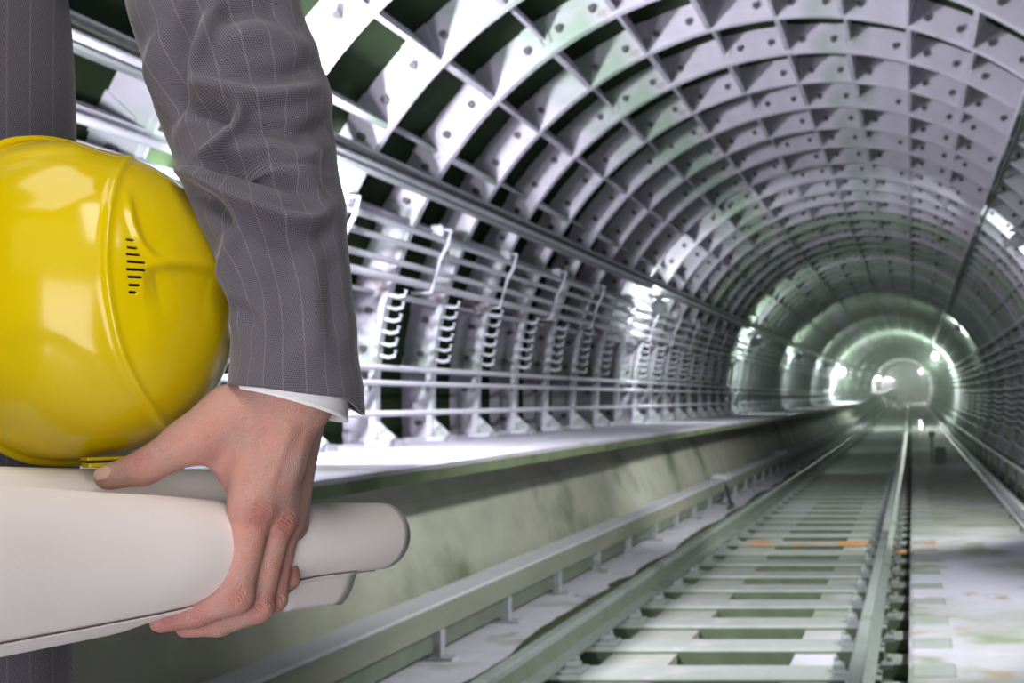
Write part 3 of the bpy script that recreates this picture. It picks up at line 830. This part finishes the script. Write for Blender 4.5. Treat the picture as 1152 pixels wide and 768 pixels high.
    lip.tube(pts, .0036, 8, cap=False)
    par(fix_normals(lip.build('rim', M['yellow'], smooth=True)), root)
    # peak (front brim) beyond the rim at the upper end, neck edge at the lower end
    for (ang, sweepa, out, nm) in ((90, 44, 8, 'peak'), (270, 34, 7, 'neck_edge')):
        V2 = []; Q2 = []; na = 40; nb = 8
        for i in range(na+1):
            w_ = math.radians(ang-sweepa+2*sweepa*i/na); q = (i/na)*2-1; fl_ = out*(1-abs(q)**3.0)
            ca, sa = se(np.cos(w_), k), se(np.sin(w_), k)
            base = cen+a_*ca*wid+b_*sa*lng; rd = a_*math.cos(w_)+b_*math.sin(w_)
            for j in range(nb+1): V2.append(base+rd*(fl_*j/nb-1)-m_*(3+5*(j/nb)**2*fl_/26)-rd*.0)
        for i in range(na):
            for j in range(nb): Q2.append((i*(nb+1)+j, (i+1)*(nb+1)+j, (i+1)*(nb+1)+j+1, i*(nb+1)+j+1))
        o = mesh_obj(nm, np.array(V2), np.array(Q2), M['yellow']); md = o.modifiers.new('thickness', 'SOLIDIFY'); md.thickness = .003; md.offset = 0
        par(o, root)
    # accessory slot at the rim by the thumb: a raised pocket with a dark mouth
    c0 = L(122, 519, -70)
    pk = MB(); ta = np.array([1., 0, -.35]); ta /= np.linalg.norm(ta)
    def blk(mb, c, hx, hy, hz): 
        X = ta; Y = np.array([0, 1., 0]); Z = np.cross(X, Y)
        vs3 = [W(c+X*sx*hx+Y*sy*hy+Z*sz*hz) for sz in (-1, 1) for sy in (-1, 1) for sx in (-1, 1)]
        mb.add(vs3, [(0,2,3,1),(4,5,7,6),(0,1,5,4),(2,6,7,3),(0,4,6,2),(1,3,7,5)])
    blk(pk, c0+np.array([0, -2.6, 0]), 16, 2.0, 9); blk(pk, c0+np.array([0, 2.8, -2]), 17, 1.4, 8)
    o = pk.build('accessory_slot', M['yellow']); md = o.modifiers.new('round', 'BEVEL'); md.width = .0008; md.segments = 2; par(fix_normals(o), root)
    dk = MB(); blk(dk, c0+np.array([1, .2, -3]), 14, 1.6, 8); o = dk.build('slot_mouth', M['rimdark']); par(fix_normals(o), root)
    ln = cen+(G[:NA-8, ::2].reshape(-1, 3)-cen)*.93; mj = NB//2; QQ = [(i*mj+j, (i+1)*mj+j, (i+1)*mj+(j+1) % mj, i*mj+(j+1) % mj) for i in range(NA-9) for j in range(mj)]
    par(mesh_obj('dark_inner_cap', ln, np.array(QQ), M['rimdark']), root)  # dark cap added under the shell so the vents read dark
    # head band inside
    hb = MB(); pts = []
    for j in range(48+1):
        w_ = 2*PI*j/48; pts.append(W(cen+a_*math.cos(w_)*wid*.86+b_*math.sin(w_)*lng*.86+m_*12))
    hb.tube(pts, .006, 6, cap=False); par(fix_normals(hb.build('head_band', M['rimdark'], smooth=True)), root)
    return root
hat = hard_hat()

# ---- hand, in mm
J = dict(
    W0=L(338, 395, -14), W1=L(328, 452, -16), W1b=L(318, 462, -16),
    CMC=L(262, 462, -18), TM=L(214, 496, -26), TI=L(160, 527, -36), TT=L(124, 536, -46),
    I0=L(286, 572, -20), I1=L(262, 672, -18), I2=L(220, 690, -22), I3=L(183, 699, -18),
    M0=L(310, 586, -34), M1=L(288, 684, -36), M2=L(246, 702, -36), M3=L(210, 706, -42),
    N0=L(322, 588, -50), N1=L(306, 675, -52), N2=L(276, 694, -74), N3=L(246, 698, -104),
    P0=L(326, 590, -66), P1=L(322, 652, -68), P2=L(306, 676, -94), P3=L(284, 684, -126))
def hand_f(P):
    j = J
    # palm and back of the hand
    o9 = np.array([9., 0, 0]); d = smin(seg(P, j['W0']-o9, j['W1']-o9*1.1, 23, 22), seg(P, j['W0']+o9, j['W1']+o9, 23, 22), 12)
    d = smin(d, seg(P, j['W1'], L(312, 520, -22), 26, 21), 16)
    d = smin(d, seg(P, L(290, 470, -18), L(282, 560, -22), 19, 16), 14)
    for k, r0, r1_ in (('I0', 19, 16), ('M0', 19, 14.5), ('N0', 17, 12.5), ('P0', 16, 11.5)):
        d = smin(d, seg(P, L(318, 470, -22 if k in 'I0M0' else -34), j[k], r0, r1_), 11)
    d = smin(d, seg(P, L(340, 470, -40), j['P0'], 18, 11), 12)
    # thumb with its ball
    d = smin(d, seg(P, j['CMC'], j['TM'], 23, 18), 16)
    th = smin(seg(P, j['TM'], j['TI'], 17, 14), seg(P, j['TI'], j['TT'], 13.6, 11), 4)
    th = smin(th, ell(P, j['TI']+np.array([2, 2, 3]), (11, 11, 11)), 4)
    d = smin(d, th, 9)
    # web between thumb and index finger
    d = smin(d, seg(P, L(238, 500, -30), L(262, 540, -40), 9, 9), 16)
    # fingers
    fs = None
    for n_, r in (('I', (14.5, 14.0, 11.8, 9.2)), ('M', (13.5, 12, 10.4, 8.2)), ('N', (11.5, 10.2, 9, 7.6)), ('P', (10.2, 9, 8, 6.8))):
        a, b, c, e = j[n_+'0'], j[n_+'1'], j[n_+'2'], j[n_+'3']
        f = smin(seg(P, a, b, r[0], r[1]), seg(P, b, c, r[1]*1.02, r[2]), 4); f = smin(f, seg(P, c, e, r[2], r[3]), 3)
        f = smin(f, ell(P, b+np.array([1, 0, 2.]), (r[1]*1.06,)*3), 4)     # knuckle
        f = smin(f, ell(P, a+np.array([0, 2, 3.5]), (r[0]*.98,)*3), 8)
        fs = f if fs is None else smin(fs, f, 2.2)
    d = smin(d, fs, 7)
    # tendons
    for k in ('I0', 'M0', 'N0'):
        d = smin(d, seg(P, L(322, 478, 2), j[k]+np.array([0, 6, 6]), 4, 5), 9)
    # flesh pressed against knuckle: shallow wrinkles on the big knuckles and the finger joints
    return d
V, Q = nets(hand_f, L(80, 735, -140)-np.array([10, 0, 0]), L(400, 385, 60)+np.array([10, 0, 0]), 1.4)
V = relax(V, Q, 3, .5)
def subdivide(V, Q):
    me = bpy.data.meshes.new('t'); me.from_pydata([tuple(p) for p in V], [], [tuple(map(int, q)) for q in Q]); o = bpy.data.objects.new('t', me); col.objects.link(o)
    md = o.modifiers.new('s', 'SUBSURF'); md.levels = 1; bpy.context.view_layer.update()
    m2 = o.evaluated_get(bpy.context.evaluated_depsgraph_get()).data; n = len(m2.vertices)
    v = np.zeros(n*3); m2.vertices.foreach_get('co', v); q = np.zeros(len(m2.loops), dtype=np.int32); m2.loops.foreach_get('vertex_index', q)
    v = v.reshape(-1, 3).copy(); q = q.reshape(-1, 4).copy(); bpy.data.objects.remove(o); bpy.data.meshes.remove(me)
    return v, q
V, Q = subdivide(V, Q)
def vnorm(V, Q):
    n = np.cross(V[Q[:,2]]-V[Q[:,0]], V[Q[:,3]]-V[Q[:,1]]); o = np.zeros_like(V)
    for i in range(4):
        for k in range(3): o[:, k] += np.bincount(Q[:, i], n[:, k], minlength=len(V))
    return o/np.maximum(np.linalg.norm(o, axis=1, keepdims=True), 1e-9)
Nn = vnorm(V, Q); hp = PX(V); fr_ = np.clip(Nn[:, 2]*2, 0, 1); h = np.zeros(len(V))
def crease(pts, w, amp):
    d, t, s = polydist(hp, smooth_line(pts, 12)); return -amp*np.exp(-(d/w)**2)*np.clip(4*np.minimum(t, 1-t), 0, 1)
rr_ = random.Random(3)
for (cx_, cy_, n_, ln_, ang) in ((293, 578, 8, 22, .35), (322, 588, 6, 15, .5), (266, 672, 5, 15, .8), (290, 686, 4, 11, .9), (310, 676, 4, 9, 1.0), (155, 517, 5, 13, 1.3)):
    for i in range(n_):
        o = (i-(n_-1)/2)*4.2; ca, sa = math.cos(ang), math.sin(ang)
        p0 = (cx_-ca*ln_/2-sa*o+rr_.uniform(-2, 2), cy_+o*ca-sa*ln_/2+rr_.uniform(-1.5, 1.5)); p1 = (cx_+ca*ln_/2-sa*o, cy_+o*ca+sa*ln_/2)
        h += crease([p0, ((p0[0]+p1[0])/2+sa*2, (p0[1]+p1[1])/2-ca*2), p1], 1.25, 1.0)
h += crease([(204, 530), (218, 545), (228, 566)], 3, .6)
for (x1_, y1_, x2_, y2_, am) in ((330, 470, 300, 560, .9), (345, 480, 325, 570, .9), (312, 470, 270, 540, -.5)):
    d_, t_, s_ = polydist(hp, [(x1_, y1_), (x2_, y2_)]); h += am*np.exp(-(d_/5)**2)*np.clip(3*np.minimum(t_, 1-t_), 0, 1)
flush = np.zeros(len(V))
for (cx_, cy_, rx, k_) in ((292, 580, 17, 1.), (322, 590, 13, 1.), (266, 672, 15, .8), (290, 686, 12, .8), (308, 674, 10, .8), (155, 515, 15, .6), (190, 700, 18, .8), (240, 545, 14, .5), (225, 695, 22, .5), (325, 640, 16, .6)):
    flush = np.maximum(flush, k_*np.exp(-((hp[:, 0]-cx_)**2+(hp[:, 1]-cy_)**2)/rx**2/1.3))
V = V+Nn*(h*fr_)[:, None]
hand_V, hand_Q = V, Q
# ---- rest of the body (dressed; mostly out of the picture)
FLOORB = (.54-float(ORG.z))*1000
SHO = np.array([-75., 520, -250]); ELB = L(283, 120, -85); TC = np.array([-268., 0, -255])
def body_f(P):
    x0, z0 = TC[0], TC[2]
    d = ell(P, (x0, 340, z0), (150, 260, 95)); d = smin(d, ell(P, (x0, 60, z0), (140, 190, 95)), 60)
    d = smin(d, seg(P, (x0-150, 520, z0), (x0+150, 520, z0), 58, 58), 40)
    d = smin(d, seg(P, (x0, 540, z0), (x0, 660, z0+12), 56, 54), 30)
    d = smin(d, ell(P, (x0, 742, z0+18), (74, 112, 92)), 20); d = smin(d, ell(P, (x0, 690, z0+48), (48, 46, 50)), 25)
    d = smin(d, seg(P, (x0, 752, z0+108), (x0, 716, z0+120), 7, 13), 10); d = smin(d, seg(P, (x0-30, 768, z0+92), (x0+30, 768, z0+92), 12, 12), 12)
    for s in (-1, 1):
        d = smin(d, ell(P, (x0+s*76, 735, z0+8), (9, 31, 20)), 6)
        d = smax(d, -ell(P, (x0+s*30, 750, z0+112), (15, 9, 14)), 8); d = smin(d, ell(P, (x0+s*30, 750, z0+92), (12, 9, 12)), 3)
    d = smin(d, seg(P, (x0-20, 680, z0+100), (x0+20, 680, z0+100), 6, 6), 5)
    for s in (-1, 1):
        hip = (x0+s*92, -20, z0); kn = (x0+s*105, FLOORB+495, z0+12); an = (x0+s*112, FLOORB+85, z0-12)
        d = smin(d, seg(P, hip, kn, 88, 58), 30); d = smin(d, seg(P, kn, an, 58, 42), 20)
        d = smin(d, seg(P, (an[0], FLOORB+42, an[2]-25), (an[0]+s*14, FLOORB+34, an[2]+150), 38, 28), 20)
    # arms
    d = smin(d, seg(P, SHO, ELB, 50, 34), 30); d = smin(d, seg(P, ELB, J['W0']+np.array([0, 20, -6]), 34, 24), 15)
    o = (x0-185, 520, z0); e = (x0-255, 250, z0-30); w_ = (x0-240, 20, z0+40)
    d = smin(d, seg(P, o, e, 52, 42), 30); d = smin(d, seg(P, e, w_, 42, 28), 15)
    d = smin(d, seg(P, w_, (x0-235, -50, z0+60), 30, 24), 15)
    for i in range(4):
        b0 = np.array([x0-252+i*2, -75, z0+28+i*21]); b1 = b0+[14, -48, 10]; b2 = b1+[16, -32, 4]
        d = smin(d, smin(seg(P, b0, b1, 10, 9.2), seg(P, b1, b2, 9, 7.5), 3), 6)
    d = smin(d, seg(P, (x0-228, -30, z0+88), (x0-215, -85, z0+112), 12, 9), 8)
    return d
V2, Q2 = nets(body_f, (-560, FLOORB-10, -440), (170, 880, 60), 8.)
V2 = relax(V2, Q2, 1)
n2 = len(V2)
person = mesh_obj('person', np.concatenate([V2, hand_V]), np.concatenate([Q2, hand_Q+n2]), M['skin'])
tag(person, 'person in a grey pinstripe suit holding a helmet and paper rolls', 'person')
at_ = person.data.attributes.new('flush', 'FLOAT', 'POINT'); at_.data.foreach_set('value', np.concatenate([np.zeros(n2), flush]).astype(np.float32))
def strip_uv(V): return np.c_[V[:, 0]*.1, V[:, 1]*.1]
# thumb nail
tn = MB(); nc = L(129, 531, -34)
Vn = []; Qn = []
ax_ = (J['TT']-J['TI']); ax_ /= np.linalg.norm(ax_); nz = np.array([-.05, .45, .9]); nz -= ax_*(nz@ax_); nz /= np.linalg.norm(nz); ay = np.cross(nz, ax_)
base = J['TT']-ax_*1
for i in range(9):
    for j in range(9):
        u_ = (i/8-.5)*2; v_ = (j/8-.5)*2; w_ = 6.6*math.sqrt(max(0, 1-.55*max(0, -u_)**2*1.2-.5*max(0, u_)**4))
        ang = v_*.62; Vn.append(base+ax_*(u_*7.0)+ay*math.sin(ang)*w_/.58*.95+nz*(math.cos(ang)*12.1-.3-.5*max(0, u_)))
for i in range(8):
    for j in range(8): Qn.append((i*9+j, (i+1)*9+j, (i+1)*9+j+1, i*9+j+1))
o = mesh_obj('thumb_nail', np.array(Vn), np.array(Qn), M['nail'], person); md = o.modifiers.new('thickness', 'SOLIDIFY'); md.thickness = .0006

# ---- sleeve
SLc = dict(y=[-260, -120, -40, 0, 50, 100, 140, 180, 215, 260, 300, 345, 390, 430, 442],
           l=[20, 90, 128, 140, 154, 168, 180, 196, 208, 226, 246, 259, 259, 256, 255],
           r=[250, 300, 325, 336, 354, 369, 376, 379, 387, 391, 392.5, 398, 403, 409, 411],
           c=[-250, -170, -120, -104, -92, -84, -76, -68, -60, -50, -42, -34, -26, -18, -16])
NU, NV = 240, 320; WID = 1.045; V = np.zeros((NV+1, NU, 3)); UVs = np.zeros((NV+1, NU, 2))
for i in range(NV+1):
    y = -260+(442+260)*i/NV
    l = float(interp(y, SLc['y'], SLc['l'])); r = float(interp(y, SLc['y'], SLc['r'])); c = float(interp(y, SLc['y'], SLc['c']))
    tilt = ((y-380)/62)**2 if y > 380 else 0        # the hem slopes down to the right
    A = L(l, y-10*tilt, c); B = L(r, y+8*tilt, c); mid = (A+B)/2; hw = np.linalg.norm(B-A)/2*WID; ea = (B-A)/(2*hw)
    dep = hw*(.86 if y > 200 else .80)
    for k in range(NU):
        w_ = 2*PI*k/NU; cw, sw = math.cos(w_), math.sin(w_)
        e_ = 2/2.25; cx_ = math.copysign(abs(cw)**e_, cw); sx_ = math.copysign(abs(sw)**e_, sw)
        V[i, k] = mid+ea*cx_*hw+np.array([0, 0, 1.])*sx_*dep-np.array([0, 1., 0])*tilt*13*max(0, (cw-.6)/.4)
        UVs[i, k] = (w_*hw*.1*1.0 if True else 0, i*1.75*.1)
        UVs[i, k, 0] = w_*5.2
Vf = V.reshape(-1, 3); Qs = np.array([(i*NU+k, i*NU+(k+1) % NU, (i+1)*NU+(k+1) % NU, (i+1)*NU+k) for i in range(NV) for k in range(NU)])
Nn = vnorm(Vf, Qs); mid_ = V.mean(1, keepdims=True); sg = np.sign(((V-mid_).reshape(-1, 3)*Nn).sum(1)); Nn *= np.where(sg == 0, 1, sg)[:, None]
sp = PX(Vf); front = np.clip(Nn[:, 2]*2.5+.35, 0, 1); h = np.zeros(len(Vf))
def fold(pts, w, amp, front_only=True, skew=0):
    d, t, s = polydist(sp, smooth_line(pts)); sd = d*s
    ww = np.where(s > 0, w*(1+skew), w*(1-skew))
    return amp*np.exp(-(d/ww)**2)*np.clip(3.5*np.minimum(t, 1-t)+.1, 0, 1)
# raised folds (positive) and the hollows between them (negative), read along the cloth
FOLDS = [
    ([(228, -10), (212, 30), (205, 70), (196, 110), (180, 160)], 11, -9), ([(250, -5), (232, 30), (216, 66), (204, 96)], 11, 7),
    ([(190, 20), (176, 60), (172, 110), (186, 165)], 10, 4),
    ([(232, 30), (262, 14), (300, 10), (330, 26)], 13, -7), ([(245, 52), (280, 40), (325, 48), (352, 70)], 13, 4),
    ([(200, 92), (226, 96), (252, 104), (290, 110), (340, 103), (366, 92)], 10, 8),
    ([(250, 78), (290, 84), (330, 82), (360, 72)], 11, -5),
    ([(205, 122), (228, 124), (250, 130), (262, 140)], 8, -9), ([(262, 112), (270, 128), (262, 146), (240, 168), (214, 182)], 7, 8),
    ([(272, 150), (310, 146), (345, 150), (372, 128)], 12, -6), ([(262, 168), (300, 165), (340, 176), (376, 160)], 11, 5),
    ([(196, 190), (222, 196), (248, 212), (280, 230), (320, 246), (352, 248), (374, 230)], 8, 10),
    ([(216, 182), (250, 182), (290, 196), (330, 208), (362, 224)], 10, -10),
    ([(210, 214), (236, 226), (256, 244), (266, 264)], 7, -7), ([(252, 222), (263, 250), (258, 300), (268, 336), (262, 372)], 9, 5),
    ([(276, 256), (320, 272), (360, 268), (388, 246)], 14, -5), ([(356, 252), (350, 300), (356, 350), (352, 400)], 16, 3),
    ([(380, 280), (372, 330), (380, 400)], 14, -3), ([(262, 340), (276, 352), (288, 372)], 8, -3.5), ([(300, 300), (320, 350), (318, 410)], 18, -2.5),
    ([(376, 120), (366, 160), (372, 200), (384, 222)], 9, -4), ([(150, 44), (170, 110), (196, 176)], 5, -2)]
for a in FOLDS: h += fold(*a)
h += 1.1*np.sin(sp[:, 0]*.045+sp[:, 1]*.06)*np.sin(sp[:, 1]*.033+1)
Vf = Vf+Nn*(h*1.75*front)[:, None]; Vf[:-NU] = relax(Vf, Qs, 3)[:-NU]
sleeve = mesh_obj('jacket_sleeve', Vf, Qs, M['suit'], person, uv=UVs.reshape(-1, 2))
md = sleeve.modifiers.new('thickness', 'SOLIDIFY'); md.thickness = .0026; md.offset = -1
# hem turned in at the cuff, so that the sleeve mouth looks lined
V = []; Q = []
rows = Vf.reshape(NV+1, NU, 3)
for i in range(10):
    rw = rows[NV-i*3]; cn = rw.mean(0); V += list(cn+(rw-cn)*(.905-.004*i))
for i in range(9):
    for k in range(NU): Q.append((i*NU+k, (i+1)*NU+k, (i+1)*NU+(k+1) % NU, i*NU+(k+1) % NU))
mesh_obj('sleeve_lining', np.array(V), np.array(Q), M['suit'], person, uv=np.array(V)[:, :2]*.1)
# shirt cuff
V = []; Q = []; nk = 96
for i in range(15):
    q = i/14; y = 410+48*q
    A = L(261+3*q, 400+38*q, -18); B = L(396-5*q, 408+66*q, -18)
    mid = (A+B)/2; hw = (np.linalg.norm(B-A)/2+(1.0 if i == 14 else 0))*(.80+.20*min(1, q*1.5)); ea = (B-A)/np.linalg.norm(B-A)
    for k in range(nk):
        w_ = 2*PI*k/nk; V.append(mid+ea*math.cos(w_)*hw+np.array([0, .10, 1.])*math.sin(w_)*hw*.84)
for i in range(14):
    for k in range(nk): Q.append((i*nk+k, i*nk+(k+1) % nk, (i+1)*nk+(k+1) % nk, (i+1)*nk+k))
o = mesh_obj('shirt_cuff', np.array(V), np.array(Q), M['shirt'], person); md = o.modifiers.new('thickness', 'SOLIDIFY'); md.thickness = .002; md.offset = -1
# ---- jacket body, trousers, collar, hair, shoes
def jacket_f(P):
    x0, z0 = TC[0], TC[2]
    d = ell(P, (x0, 330, z0), (178, 330, 122)); d = smin(d, ell(P, (x0, 90, z0), (176, 330, 124)), 60)
    d = smin(d, seg(P, (x0-150, 520, z0), (x0+150, 520, z0), 72, 72), 40)
    o = (x0-185, 515, z0); e = (x0-260, 250, z0-30); w_ = (x0-246, 40, z0+34)
    a = smin(seg(P, o, e, 74, 60), seg(P, e, w_, 60, 46), 20)
    d = smin(d, smax(a, -(P[..., 1]-60), 4), 12)
    d = smin(d, smax(seg(P, SHO, ELB, 78, 62), P[..., 1]*-1+360, 6), 25)
    d = smax(d, P[..., 1]-585, 8); d = smax(d, -60-P[..., 1]+0*d, 5)
    d = smax(d, -seg(P, (x0, 560, z0+60), (x0, 330, z0+150), 62, 20), 8)
    return d
V, Q = nets(jacket_f, (-600, -75, -460), (190, 620, 60), 7.)
V = relax(V, Q, 3)
x0, z0 = TC[0], TC[2]
edge = L(82, 80, -150)[0]
mesh_obj('jacket', V, Q, M['suit'], person, uv=strip_uv(V))
def trousers_f(P):
    d = ell(P, (x0, -40, z0), (158, 130, 112))
    for s in (-1, 1):
        hip = (x0+s*88, -40, z0); kn = (x0+s*105, FLOORB+480, z0+10); an = (x0+s*112, FLOORB+70, z0-10)
        d = smin(d, seg(P, hip, kn, 104, 78), 25); d = smin(d, seg(P, kn, an, 78, 66), 20)
    d = smax(d, FLOORB+45-P[..., 1], 4)
    return smax(d, P[..., 1]-80, 6)
V, Q = nets(trousers_f, (-560, FLOORB, -420), (60, 100, -60), 7.)
V = relax(V, Q, 2); mesh_obj('trousers', V, Q, M['suit'], person, uv=strip_uv(V))
def shirt_f(P):
    d = seg(P, (x0, 535, z0+2), (x0, 630, z0+10), 66, 61); d = smin(d, seg(P, (x0, 540, z0+52), (x0, 360, z0+88), 44, 30), 20)
    return smax(d, P[..., 1]-625, 4)
V, Q = nets(shirt_f, (-360, 320, -340), (-160, 640, -110), 6.); mesh_obj('shirt', relax(V, Q, 2), Q, M['shirt'], person)
def hair_f(P):
    d = ell(P, (x0, 760, z0+8), (82, 108, 98)); d = smax(d, -(P[..., 1]-735)-(z0+40-P[..., 2])*.9*-1*-1, 8)
    return smax(d, (P[..., 2]-(z0+70))-(P[..., 1]-800)*1.2, 8)
V, Q = nets(hair_f, (-360, 640, -370), (-160, 890, -110), 6.); mesh_obj('hair', relax(V, Q, 2), Q, M['hair'], person)
for s in (-1, 1):
    an = np.array([x0+s*112, FLOORB, z0-12])
    def shoe_f(P):
        d = seg(P, an+[0, 50, -28], an+[s*14, 38, 155], 46, 36); d = smin(d, seg(P, an+[0, 60, -20], an+[0, 105, -14], 47, 46), 15)
        return smax(d, FLOORB+1-P[..., 1], 4)
    V, Q = nets(shoe_f, (an[0]-80, FLOORB-6, an[2]-100), (an[0]+80, FLOORB+130, an[2]+220), 5.); mesh_obj('shoe', relax(V, Q, 2), Q, M['shoe'], person)

# ---- unseen soft boxes added to light the man and his things
def light_at(px, py, c, dist):  # a point out towards the viewer's side
    return None
HC = W(L(150, 360, 0))
area(HC + UP*.72 - FWD*.65 + RGT*.12, HC, .34, .55, KEY, (1., .96, .93), 'key_light')
area(HC + UP*1.15 - FWD*.15 - RGT*.35, HC, .7, .7, TOPL, (1., .96, .95), 'overhead_softbox')
area(HC - UP*.30 - FWD*1.25 - RGT*.40, HC - RGT*.05 - UP*.05, 1.0, 1.0, FILL, (1., .955, .975), 'fill_light')
# ------------------------------------------------------------------ camera, world, view
cam = bpy.data.cameras.new('camera'); co = bpy.data.objects.new('camera', cam); col.objects.link(co)
co.location = (0, 0, H); co.rotation_euler = (PI/2, 0, 0)
cam.sensor_width = 36; cam.lens = 36*F/1152
cam.shift_x = (576-VX)/1152; cam.shift_y = (VY-384)/1152
cam.clip_start = .02; cam.clip_end = 400
cam.dof.use_dof = True; cam.dof.focus_distance = .87; cam.dof.aperture_fstop = 12
sc.camera = co
w = bpy.data.worlds.new('world'); sc.world = w; w.use_nodes = True
w.node_tree.nodes['Background'].inputs[0].default_value = (.80, .86, .84, 1)
w.node_tree.nodes['Background'].inputs[1].default_value = WORLD
sc.view_settings.view_transform = 'Standard'; sc.view_settings.look = 'None'; sc.view_settings.gamma = 1; sc.view_settings.exposure = 0
sc.view_settings.use_curve_mapping = False
sc.cycles.use_denoising = True
sc.cycles.max_bounces = 8; sc.cycles.diffuse_bounces = 4
sc.cycles.sample_clamp_indirect = 4
